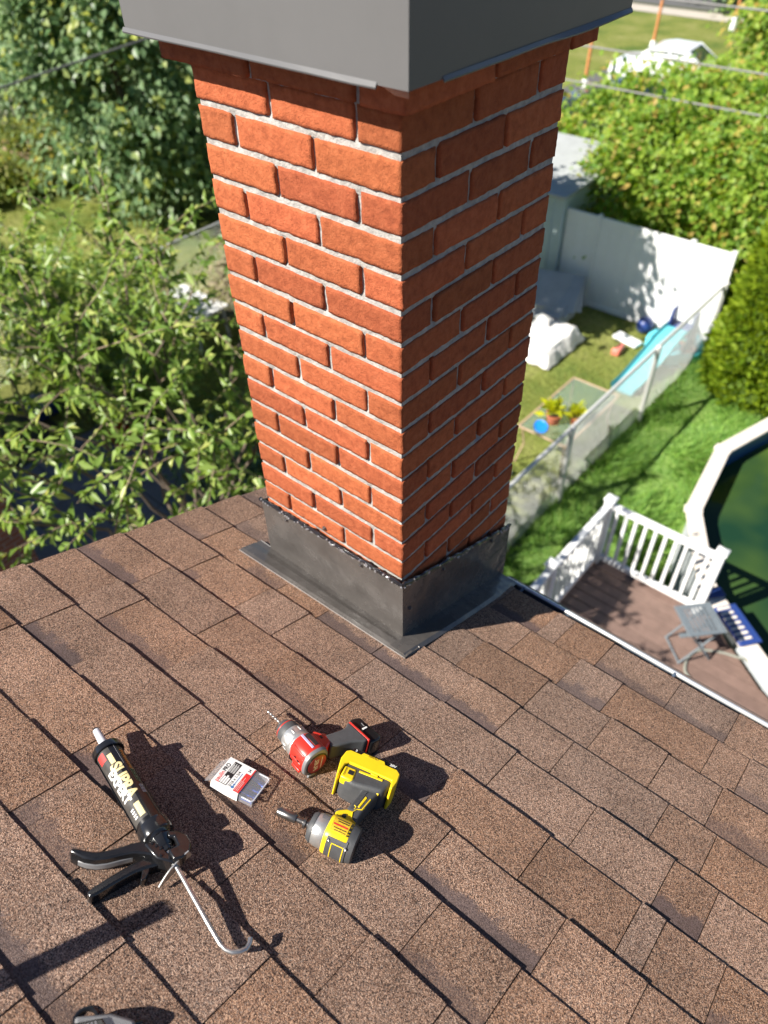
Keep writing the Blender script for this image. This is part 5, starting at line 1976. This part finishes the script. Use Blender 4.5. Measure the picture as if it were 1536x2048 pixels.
# teal slide and toys by the white fence
sl = empty('toy_slide', (-3.02, 10.6, 0))
tag(sl, 'teal and blue plastic toddler slide behind the wire fence', 'slide')
TSI = Matrix.Translation((3.35, -10.6, 0)) @ Matrix.Identity(4)
def tsp(o):
    o.matrix_parent_inverse = TSI
    return o
mb = MB()
path = [(-3.42, 9.75, .06), (-3.40, 10.05, .09), (-3.34, 10.5, .30), (-3.27, 11.0, .58), (-3.22, 11.25, .66)]
sp_ = smooth_path(path, 4)
for t_2 in (0, .03):
    for q in sp_:
        mb.v += [(q.x - .22, q.y, q.z + .09 - t_2), (q.x - .19, q.y, q.z - t_2), (q.x + .19, q.y, q.z - t_2), (q.x + .22, q.y, q.z + .09 - t_2)]
ns = len(sp_)
for b in range(2):
    for i in range(ns - 1):
        for j in range(3):
            o_ = b * ns * 4
            mb.f.append((o_ + i * 4 + j, o_ + i * 4 + j + 1, o_ + (i + 1) * 4 + j + 1, o_ + (i + 1) * 4 + j))
for i in range(ns - 1):
    for j in (0, 3):
        mb.f.append((i * 4 + j, (i + 1) * 4 + j, ns * 4 + (i + 1) * 4 + j, ns * 4 + i * 4 + j))
tsp(mb.build('chute', M['teal'], sl, smooth=True))
for x in (-.2, .2):
    tsp(MB().prism([(11.2, 0), (11.75, 0), (11.62, .62), (11.50, .95), (11.32, .95), (11.22, .62)], -3.22 + x - .02, -3.22 + x + .02, lambda a, b, c: Vector((c, a, b))).build('side_frame', M['bluestep'], sl, bevel=.015))
for k in range(3):
    tsp(MB().box((-3.22, 11.68 - k * .05, .16 + k * .18), (.36, .09, .03)).build('step', M['pinktoy'], sl, bevel=.008))
tsp(MB().box((-3.22, 11.42, .62), (.36, .34, .03)).build('platform', M['bluestep'], sl, bevel=.008))
o = MB().box((0, 0, .05), (.55, .24, .08)).build('toy_board', M['vinyl'], None, bevel=.03)
o.location = (-3.80, 11.35, 0)
o.rotation_euler = (0, 0, R(-12))
tag(o, 'white plastic board lying beside the teal slide', 'board')
o = MB().lathe([(-.16, .02), (-.14, .09), (-.08, .14), (0, .16), (.08, .14), (.14, .09), (.16, .02)], (0, 0, 0), (0, 0, 1), 20).build('toy_ball', M['bluestep'], None, smooth=True)
o.location = (-3.72, 11.86, .16)
tag(o, 'dark blue ball at the foot of the white fence', 'ball')
o = MB().prism([(-.08, -.16), (.08, -.14), (.05, .16), (-.05, .18)], 0, .14).build('toy_scoop', M['pinktoy'], None, bevel=.03)
o.location = (-3.75, 10.90, 0)
tag(o, 'small orange red plastic toy on the grass by the slide', 'toy')
pm = empty('paddling_pool', (-2.98, 11.55, 0))
tag(pm, 'turquoise paddling pool with pink ring behind the wire fence', 'paddling pool')
MB().box((0, 0, .02), (.70, .85, .03)).build('floor', M['turq'], pm, bevel=.01)
for k, m_ in ((0, 'turq'), (1, 'turq')):
    MB().tube([(.40 * math.cos(R(a)) * (1 + .15 * abs(math.cos(R(2 * a)))), .48 * math.sin(R(a)) * (1 + .15 * abs(math.cos(R(2 * a)))), .07 + k * .11) for a in range(0, 361, 15)], .065, 10, cap=False).build('ring', M[m_], pm, smooth=True)
MB().tube([(.30 + .12 * math.cos(R(a)), -.10 + .12 * math.sin(R(a)), .22) for a in range(0, 361, 24)], .035, 8, cap=False).build('swim_ring', mat("pale_pink_vinyl", (.72, .42, .40), .5), pm, smooth=True)
# white lounger covered by a crumpled sheet, and grey sheets stacked behind it
lo = empty('covered_lounger', (-4.95, 10.2, 0))
tag(lo, 'white crumpled sheet over a garden lounger close to the chimney', 'lounger')
nx, ny = 22, 26
mb = MB()
for i in range(nx + 1):
    for j in range(ny + 1):
        u, v = i / nx, j / ny
        x = (u - .5) * 1.05
        y = (v - .5) * 1.35
        edge = min(u, 1 - u, v, 1 - v)
        z = .26 + .16 * max(0, v - .45) + .05 * noise.noise(Vector((x * 5, y * 4, 1))) + .03 * noise.noise(Vector((x * 13, y * 11, 4)))
        z *= min(1, .18 + edge * 7)
        x += .05 * noise.noise(Vector((v * 7, 2, 0)))
        y += .05 * noise.noise(Vector((u * 7, 9, 0)))
        mb.v.append((x, y, max(.02, z)))
for i in range(nx):
    for j in range(ny):
        mb.f.append((i * (ny + 1) + j, (i + 1) * (ny + 1) + j, (i + 1) * (ny + 1) + j + 1, i * (ny + 1) + j + 1))
MB_o = mb.build('sheet', M['canvas'], lo, smooth=True)
for x in (-.35, .35):
    MB().tube([(x, -.6, .02), (x, -.55, .26), (x, .55, .30)], .018, 8).build('frame_tube', M['vinyl'], lo, smooth=True)
gs = random.Random(4)
for k in range(4):
    o = MB().box((0, 0, 0), (.95, 1.15 - k * .1, .025), Matrix.Rotation(R(gs.uniform(-6, 6)), 3, 'Y')).build('plastic_sheet', M['greyjunk'], None, bevel=.006)
    o.location = (-5.55 + k * .06, 11.25 + k * .04, .10 + k * .055 + .28)
    o.rotation_euler = (R(14 + k * 4), R(-8 + 3 * k), R(20 + gs.uniform(-12, 12)))
    tag(o, ['lowest grey plastic sheet of the leaning pile by the shed', 'second grey sheet from the bottom of the pile by the shed',
            'third grey sheet from the bottom of the pile by the shed', 'topmost grey plastic sheet of the pile by the shed'][k], 'sheet', 'grey sheets piled by the shed')
o = MB().box((0, 0, .19), (.9, .7, .38)).build('storage_box', M['greyjunk'], None, bevel=.03)
o.location = (-5.50, 11.25, 0)
tag(o, 'grey storage box under the pile of plastic sheets', 'box')

# ------------------------------------------------------------------ cars, stakes, overhead cables
def car(x, y, ang, paint, label, L_c=4.5):
    t = empty('parked_car', (x, y, 0))
    t.rotation_euler = (0, 0, R(ang))
    tag(t, label, 'car', 'cars parked beyond the hedge')
    prof_ = [(-2.2, .32), (-2.24, .62), (-2.18, .88), (-1.55, .96), (-1.02, 1.36), (-.55, 1.44), (.25, 1.42), (.98, .98), (1.75, .86), (2.16, .70), (2.24, .45), (2.2, .28)]
    secs = []
    mbb = MB()
    yy = [-.86, -.80, .80, .86]
    n = len(prof_)
    for k, y_ in enumerate(yy):
        for (px_, pz) in prof_:
            inset = (.14 if pz > 1.0 else 0) if k in (0, 3) else (.05 if pz > 1.0 else 0)
            yv = y_ - math.copysign(inset, y_)
            mbb.v.append((px_ * (1 if k in (1, 2) else .985), yv, pz if k in (1, 2) else pz * .985))
    for k in range(3):
        for i in range(n):
            i2 = (i + 1) % n
            mbb.f.append((k * n + i, k * n + i2, (k + 1) * n + i2, (k + 1) * n + i))
    mbb.f += [tuple(range(n)), tuple(3 * n + i for i in range(n))]
    b = mbb.build('body', paint, t, bevel=.05, seg=3)
    for s_ in (-1, 1):
        w = [(-1.32, 1.02), (-.94, 1.33), (-.30, 1.36), (-.30, 1.00)]
        MB().prism(w, s_ * .735, s_ * .745 + s_ * .012, lambda a, c, d: Vector((a, d, c))).build('side_window', M['carglass'], t)
        w = [(-.24, 1.00), (-.24, 1.36), (.22, 1.34), (.78, 1.00)]
        MB().prism(w, s_ * .735, s_ * .745 + s_ * .012, lambda a, c, d: Vector((a, d, c))).build('side_window', M['carglass'], t)
        MB().box((-2.20, s_ * .66, .74), (.08, .26, .17)).build('tail_light', M['taillight'], t, bevel=.02)
        MB().box((2.17, s_ * .62, .62), (.08, .30, .12)).build('headlight', M['vinyl'], t, bevel=.02)
        for x_ in (-1.35, 1.38):
            w_o = MB().lathe([(0, .10), (0, .27), (.03, .33), (.17, .33), (.2, .29), (.2, .1)], (x_, s_ * .67, .33), (0, s_, 0), 22).build('wheel', M['tyre'], t, smooth=True)
            MB().lathe([(0, .20), (.012, .19), (.016, .05)], (x_, s_ * .868, .33), (0, s_, 0), 18).build('rim', M['silver'], w_o, smooth=True)
    MB().add([(-1.52, -.66, .985), (-1.52, .66, .985), (-1.06, .58, 1.35), (-1.06, -.58, 1.35)], [(0, 1, 2, 3)]).build('rear_window', M['carglass'], t)
    MB().add([(.96, -.66, 1.01), (.96, .66, 1.01), (.32, .58, 1.41), (.32, -.58, 1.41)], [(0, 1, 2, 3)]).build('windscreen', M['carglass'], t)
    return t
car(-10.0, 27.0, 5, M['carwhite'], 'white sedan parked on the drive behind the right hand bush')
car(-9.2, 21.9, 2, M['cardark'], 'black car mostly hidden behind the right hand bush')

for i, (x, y, lb) in enumerate(((-12.45, 25.0, 'rusty orange stake with white foot nearest the chimney'), (-13.0, 31.3, 'rusty orange stake with white foot behind the white car'),
                                (-12.1, 37.2, 'rusty orange stake with white foot farthest up the lawn'))):
    t = empty('marker_stake', (x, y, 0))
    tag(t, lb, 'stake', 'stakes along the lawn')
    MB().lathe([(0, .13), (.45, .11), (.5, .07)], (0, 0, 0), (0, 0, 1), 12).build('foot', M['vinyl'], t, smooth=True)
    MB().tube([(0, 0, .45), (.03, 0, 1.9)], .055, 10).build('rod', M['rustpost'], t, smooth=True)

for y, z, sag, x0_, x1_, lb in ((14.0, 3.42, .10, -30, 20, 'lowest overhead cable across the right hand bush'), (14.0, 4.04, .10, -30, 20, 'middle overhead cable passing the white car'),
                                (14.0, 4.92, .10, -30, 20, 'highest overhead cable in the top right corner')):
    pts_ = [(x0_ + (x1_ - x0_) * i / 40, y, z - sag * (1 - (2 * i / 40 - 1) ** 2) + sag * .9) for i in range(41)]
    o = MB().tube(pts_, .017, 6).build('overhead_cable', M['cable'], None, smooth=True)
    tag(o, lb, 'cable', 'overhead cables')
pts_ = [(-12.0, 4.5 + 10 * i / 30, 4.40 + .16 * (i / 30 * 10 / 2.4) - .0) for i in range(-20, 31)]
o = MB().tube(pts_, .018, 6).build('overhead_cable', M['cable'], None, smooth=True)
tag(o, 'thin dark cable crossing the large tree at upper left', 'cable', 'overhead cables')

# ------------------------------------------------------------------ left yard
bh = empty('brick_house', (-7.8, -1.2, 0))
tag(bh, 'dark brick neighbouring house in shade below the left roof edge', 'house')
BI = Matrix.Translation((7.8, 1.2, 0))
o = MB().box((-9.25, -4.1, 2.55), (6.5, 9.7, 5.1)).build('wall', M['wallbrick'], bh)
o.matrix_parent_inverse = BI
o = MB().box((-9.25, -4.1, 5.16), (6.7, 9.9, .12)).build('roof', M['road'], bh, bevel=.01)
o.matrix_parent_inverse = BI
pt_ = MB().box((-7.3, 2.2, .006), (4.2, 2.9, .03)).build('patio', M['soil'], None)
struct(pt_)
for i in range(7):
    for j in range(4):
        o = MB().box((-9.1 + i * .6, 1.12 + j * .7, .034), (.586, .686, .036)).build('slab', M['slab'], pt_, bevel=.006)
ld = empty('ladder', (-8.5, 3.75, 0))
tag(ld, 'aluminium ladder lying in the shade under the fruit tree', 'ladder')
LDI = Matrix.Translation((8.5, -3.75, 0))
for y in (3.58, 3.98):
    o = MB().box((-8.4, y, .10), (4.4, .03, .09)).build('rail', M['galv'], ld, bevel=.004)
    o.matrix_parent_inverse = LDI
for i in range(15):
    o = MB().tube([(-10.45 + i * .29, 3.59, .10), (-10.45 + i * .29, 3.97, .10)], .018, 8).build('rung', M['galv'], ld, smooth=True)
    o.matrix_parent_inverse = LDI
o = MB().prism([(-.22, -.16), (.22, -.16), (.26, .16), (-.26, .16)], 0, .26).build('red_crate', M['red'], None, bevel=.02)
o.location = (-8.75, 3.42, 0)
tag(o, 'red plastic crate beside the ladder under the fruit tree', 'crate')
wt_ = empty('plastic_table', (-10.45, 6.35, 0))
tag(wt_, 'white plastic garden table behind the fruit tree near the chimney', 'table')
MB().box((0, 0, .70), (1.35, .80, .045)).build('table_top', M['vinyl'], wt_, bevel=.02)
for x in (-.55, .55):
    for y in (-.32, .32):
        MB().tube([(x, y, .68), (x * 1.05, y * 1.1, 0)], .03, 8).build('leg', M['vinyl'], wt_, smooth=True)
o = MB().box((0, 0, .10), (.6, .45, .2)).build('blue_box', M['bluestep'], None, bevel=.03)
o.location = (-10.6, 3.0, 0)
tag(o, 'blue plastic box left of the ladder under the tree', 'box')

# ------------------------------------------------------------------ vegetation
def crown_points(n, c, r, clumps, cs, seed, shell=.55, zmin=.05, flatten=1.0):
    g = np.random.default_rng(seed)
    d = g.normal(size=(clumps, 3))
    d /= np.linalg.norm(d, axis=1)[:, None]
    rad = shell + (1 - shell) * g.random(clumps) ** .6
    cc = np.array(c) + d * rad[:, None] * np.array(r)
    cc = cc[cc[:, 2] > zmin]
    w = g.random(len(cc)) + .3
    idx = g.choice(len(cc), n, p=w / w.sum())
    sz = cs * (.6 + .8 * g.random(len(cc)))
    p = cc[idx] + g.normal(size=(n, 3)) * sz[idx][:, None] * np.array([1, 1, .75 * flatten])
    out = p - np.array(c)
    out /= np.linalg.norm(out, axis=1)[:, None] + 1e-9
    keep = p[:, 2] > zmin
    return p[keep], out[keep], cc

def bush(name, label, cat, base, c, r, n, clumps, cs, leaf, aspect, m, seed, group=None, trunk=.09, shell=.55, down=.3, stems=5):
    t = empty(name, (base[0], base[1], 0))
    tag(t, label, cat, group)
    p, out, cc = crown_points(n, c, r, clumps, cs, seed, shell)
    V, F = leaves_np(p, (-.55, -1.05, 1.45), leaf, aspect, .55, down, .18, out * .6)
    V -= np.array([base[0], base[1], 0])
    np_mesh('crown', V, F, m, t)
    g = random.Random(seed)
    mbt = MB()
    for k in range(stems):
        q = Vector(cc[g.randrange(len(cc))]) - Vector((base[0], base[1], 0))
        a = Vector((g.uniform(-.15, .15), g.uniform(-.15, .15), 0))
        mid = a.lerp(q, .5) + Vector((g.uniform(-.2, .2), g.uniform(-.2, .2), .1))
        mbt.tube([a, mid, q], [trunk, trunk * .6, trunk * .15], 7)
    mbt.build('trunk', M['bark'], t, smooth=True)
    return t

bush('lilac_tree', 'large dense blue green tree at the upper left behind the cap', 'tree', (-16.0, 9.9), (-16.2, 10.0, 3.3), (2.75, 2.5, 3.7), 30000, 260, .30, .17, .72, M['lilacleaf'], 11, trunk=.14, down=.45, stems=9)
bush('yellowing_tree', 'tree with some yellow leaves at the upper left corner', 'tree', (-20.0, 10.5), (-20.3, 11.5, 4.3), (2.0, 2.2, 2.6), 9000, 90, .34, .16, .7, mat_y := leaf_mat("yellowing_leaf", (.06, .11, .02), (.17, .20, .04), (.34, .28, .03), .35, .5), 12, trunk=.12, shell=.45)
bush('dark_tree', 'dark tree at the far left edge in deep shade', 'tree', (-25.0, 11.5), (-25.0, 12.0, 4.0), (3.2, 3.0, 4.2), 14000, 120, .45, .2, .7, M['lilacleaf'], 13, trunk=.16)
bush('yellow_shrub', 'low shrub with yellow leaves left of the large tree', 'shrub', (-19.6, 8.9), (-19.6, 9.0, .9), (1.3, 1.1, 1.0), 3500, 60, .20, .13, .6, mat_y, 14, trunk=.03, shell=.3)
bush('low_shrub', 'low green shrub on the lawn at the left edge', 'shrub', (-20.2, 7.2), (-20.2, 7.2, .5), (1.0, .9, .6), 2200, 40, .16, .12, .6, M['drygreen'], 15, trunk=.02, shell=.3)
bush('hedge_bush', 'yellow green bush hanging over the white fence, left part', 'bush', (-5.0, 13.9), (-5.0, 13.9, 1.55), (1.55, 1.25, 1.75), 17000, 190, .20, .11, .72, M['hedgeleaf'], 21, 'bushes behind the white fence', trunk=.04)
bush('hedge_bush', 'yellow green bush behind the white fence beside the cedar', 'bush', (-2.9, 14.0), (-2.7, 14.1, 1.65), (1.7, 1.35, 1.8), 18000, 200, .20, .11, .72, M['hedgeleaf'], 22, 'bushes behind the white fence', trunk=.04)
bush('hedge_bush', 'yellow green bush in front of the black car', 'bush', (-6.6, 17.2), (-6.6, 17.2, 1.4), (2.3, 1.6, 1.6), 9000, 120, .25, .15, .7, M['hedgeleaf'], 23, 'bushes behind the white fence', trunk=.05)
bush('hedge_bush', 'low yellow green bush growing in front of the white car', 'bush', (-8.3, 24.6), (-8.2, 24.6, .75), (1.9, .9, .95), 4500, 70, .22, .16, .7, M['hedgeleaf'], 33, 'bushes behind the white fence', trunk=.04)
bush('hedge_bush', 'loose yellow green bush right of the white car', 'bush', (-3.9, 19.5), (-3.7, 19.5, 1.6), (2.6, 2.0, 1.9), 9000, 120, .30, .16, .7, M['hedgeleaf'], 24, 'bushes behind the white fence', trunk=.06)
bush('roadside_tree', 'roadside tree in the top right corner', 'tree', (-7.5, 31.5), (-7.2, 31.5, 1.7), (2.6, 2.3, 2.0), 7000, 80, .38, .22, .7, M['hedgeleaf'], 25, 'trees by the road', trunk=.10)
bush('roadside_tree', 'darker roadside tree near the top edge right of the lawn', 'tree', (-13.0, 41.5), (-12.4, 42.0, 1.4), (3.0, 2.0, 1.6), 6000, 70, .45, .28, .7, M['lilacleaf'], 26, 'trees by the road', trunk=.12)
bush('shade_tree', 'slim tree hidden behind the chimney that shades the white fence', 'tree', (-7.5, 7.95), (-7.6, 8.0, 5.0), (1.35, 1.2, 1.35), 7000, 90, .28, .15, .7, M['hedgeleaf'], 27, trunk=.08)
bush('shrub', 'loose pale green shrub in front of the pipe fence', 'shrub', (-10.0, 4.2), (-10.0, 4.2, 1.3), (2.2, 1.2, 1.4), 11000, 150, .22, .11, .5, M['fruitleaf'], 28, trunk=.03, shell=.3)
bush('shrub', 'dry pale shrub beside the white garden table', 'shrub', (-9.3, 7.6), (-9.3, 7.6, .9), (1.6, 1.2, 1.0), 5000, 90, .22, .12, .45, M['deadleaf'], 29, trunk=.03, shell=.3)
bush('shrub', 'dark ground shrub in shade under the fruit tree', 'shrub', (-6.0, 4.2), (-6.0, 4.3, .5), (2.0, 1.3, .6), 6000, 90, .2, .11, .5, M['lilacleaf'], 30, trunk=.02, shell=.2)

# cedars: dense upright sprays over a rounded cone
def cedar(x, y, h, r, seed, label):
    t = empty('cedar', (x, y, 0))
    tag(t, label, 'tree', 'cedar hedge')
    g = np.random.default_rng(seed)
    n = 19000
    z = h * g.random(n) ** .95
    f = z / h
    prof_ = r * np.clip((1 - f ** 2.0), 0, 1) ** .62 * (.82 + .18 * np.minimum(1, f * 6))
    a = g.random(n) * 2 * np.pi
    lump = np.array([noise.noise(Vector((math.cos(q) * 2.6, math.sin(q) * 2.6, w * 2.2 + seed))) for q, w in zip(a, z)])
    rr = prof_ * (1 + .22 * lump) * (1 - .10 * g.random(n) ** 2)
    p = np.stack([np.cos(a) * rr, np.sin(a) * rr, z], 1)
    out = np.stack([np.cos(a), np.sin(a), np.full(n, 1.1)], 1)
    V, F = leaves_np(p, (0, 0, .4), .13, .45, .5, 0, .1, out * .9)
    np_mesh('crown', V, F, M['cedarleaf'], t)
    # inner body keeps the cone closed
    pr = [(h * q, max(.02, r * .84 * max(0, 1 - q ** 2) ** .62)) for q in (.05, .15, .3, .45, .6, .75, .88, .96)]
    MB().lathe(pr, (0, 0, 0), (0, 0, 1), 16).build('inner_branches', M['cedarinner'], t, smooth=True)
    MB().lathe([(0, .09), (.3, .07)], (0, 0, 0), (0, 0, 1), 8).build('trunk', M['bark'], t, smooth=True)
cedar(-1.30, 11.25, 4.1, .92, 31, 'bright green cedar nearest the white fence')
cedar(-.05, 11.45, 4.2, .92, 32, 'bright green cedar at the right edge of the picture')

# fruit tree: crooked limbs, hanging twigs, leaves set along the twigs
def fruit_tree():
    t = empty('fruit_tree', (-3.7, 1.6, 0))
    tag(t, 'fruit tree with loose drooping branches below the left roof edge', 'tree')
    g = random.Random(77)
    base = Vector((-3.7, 1.6, 0))
    fork = Vector((-3.72, 1.62, 1.9))
    wood = MB()
    wood.tube([Vector((0, 0, 0)), Vector((.05, .03, 1.0)), fork - base], [.11, .085, .075], 10)
    wood.build('trunk', M['bark'], t, smooth=True)
    tips = []
    LP, LD = [], []
    lim = MB()
    tw = MB()
    def twig(a, d, ln):
        P_ = [a]
        d = d.normalized()
        n = max(4, int(ln / .09))
        for i in range(n):
            d = (d + Vector((g.uniform(-.20, .20), g.uniform(-.20, .20), g.uniform(-.16, .10) - .035))).normalized()
            P_.append(P_[-1] + d * (ln / n))
        tw.tube([q - base for q in P_], [.0065 * (1 - .7 * i / n) for i in range(n + 1)], 5)
        for i in range(1, n + 1):
            seg = P_[i] - P_[i - 1]
            for k in range(g.choice((3, 4, 5, 6))):
                q = P_[i - 1] + seg * g.random()
                LP.append(tuple(q - base))
                dv = (seg.normalized() * .5 + Vector((g.gauss(0, .6), g.gauss(0, .6), g.gauss(-.25, .4)))).normalized()
                LD.append(tuple(dv))
        return P_
    ends = []
    for k in range(18):
        a = 2 * math.pi * (k / 18) * 5 + g.uniform(-.3, .3)
        rr = 2.05 * math.sqrt((k + .5) / 18) + g.uniform(-.15, .15)
        ends.append(Vector((-4.0 + math.cos(a) * rr * 1.05, 1.60 + math.sin(a) * rr * 1.0, 5.0 - .26 * rr ** 1.35 + g.uniform(-.30, .20))))
    for e_ in ends:
        P_ = [fork + Vector((g.uniform(-.04, .04), g.uniform(-.04, .04), g.uniform(-.3, .2)))]
        n = 9
        for i in range(1, n + 1):
            f = i / n
            q = fork.lerp(e_, f) + Vector((g.uniform(-.10, .10), g.uniform(-.10, .10), .30 * math.sin(f * math.pi) + g.uniform(-.08, .08)))
            P_.append(q)
        lim.tube([q - base for q in P_], [.018 * (1 - .85 * i / n) + .003 for i in range(n + 1)], 7)
        for i in range(5, n + 1):
            for _ in range(2 if i < n else 5):
                d = (P_[i] - P_[i - 1]).normalized() * .8 + Vector((g.uniform(-1, 1), g.uniform(-1, 1), g.uniform(-.25, .45)))
                if (P_[i].x > -2.9 and P_[i].y > 1.7) or (P_[i].x > -4.5 and P_[i].y > 2.5):
                    continue
                twig(P_[i], d, g.uniform(.55, 1.25))
    lim.build('limbs', M['bark'], t, smooth=True)
    tw.build('twigs', M['twig'], t, smooth=True)
    P_ = np.array(LP)
    V, F = leaves_np(P_, (-.5, -1.0, 1.4), .090, .42, .45, .25, .22, np.array(LD) * 1.0)
    np_mesh('crown', V, F, M['fruitleaf'], t)
    print('fruit leaves', len(P_))
fruit_tree()

# grass
def grass(name, label, x0_, x1_, y0_, y1_, n, h, m, seed, avoid=None):
    g = np.random.default_rng(seed)
    p = np.stack([x0_ + (x1_ - x0_) * g.random(n), y0_ + (y1_ - y0_) * g.random(n), np.zeros(n)], 1)
    if avoid is not None:
        p = p[avoid(p)]
    n = len(p)
    # tufts lean the same way over short distances
    ln = np.stack([np.sin(p[:, 0] * 3.1 + np.cos(p[:, 1] * 2.3) * 2), np.cos(p[:, 1] * 2.7 + np.sin(p[:, 0] * 1.9) * 2)], 1)
    d = np.concatenate([ln * .8 + g.normal(size=(n, 2)) * .6, np.ones((n, 1))], 1)
    hh = h * (.45 + .9 * g.random(n)) * (.7 + .45 * np.sin(p[:, 0] * 4.3 + 1.3 * np.sin(p[:, 1] * 3.7)))
    hh = np.maximum(hh, h * .25)
    a = g.random(n) * 2 * np.pi
    s = np.stack([np.cos(a), np.sin(a), np.zeros(n)], 1) * (h * .11)
    tip = p + d * hh[:, None]
    V = np.stack([p - s, p + s, tip], 1).reshape(-1, 3)
    F = np.arange(3 * n).reshape(-1, 3)
    o = np_mesh(name, V, F, m)
    tag(o, label, 'grass', kind='stuff')
    return o
def outside_pool(p):
    return np.hypot(p[:, 0] - PC.x, p[:, 1] - PC.y) > PR - .05
grass('grass', 'long green grass between the wire fence and the pool', -2.62, 1.5, 3.0, 12.0, 42000, .14, M['longgrass'], 41, outside_pool)
grass('grass', 'short yellowish grass of the yard beyond the wire fence', -9.5, -2.5, 4.5, 12.2, 45000, .05, M['drygreen'], 42)
grass('grass', 'short grass of the lawn at the far left', -22, -11.5, 2.5, 10.5, 40000, .07, M['drygreen'], 43)
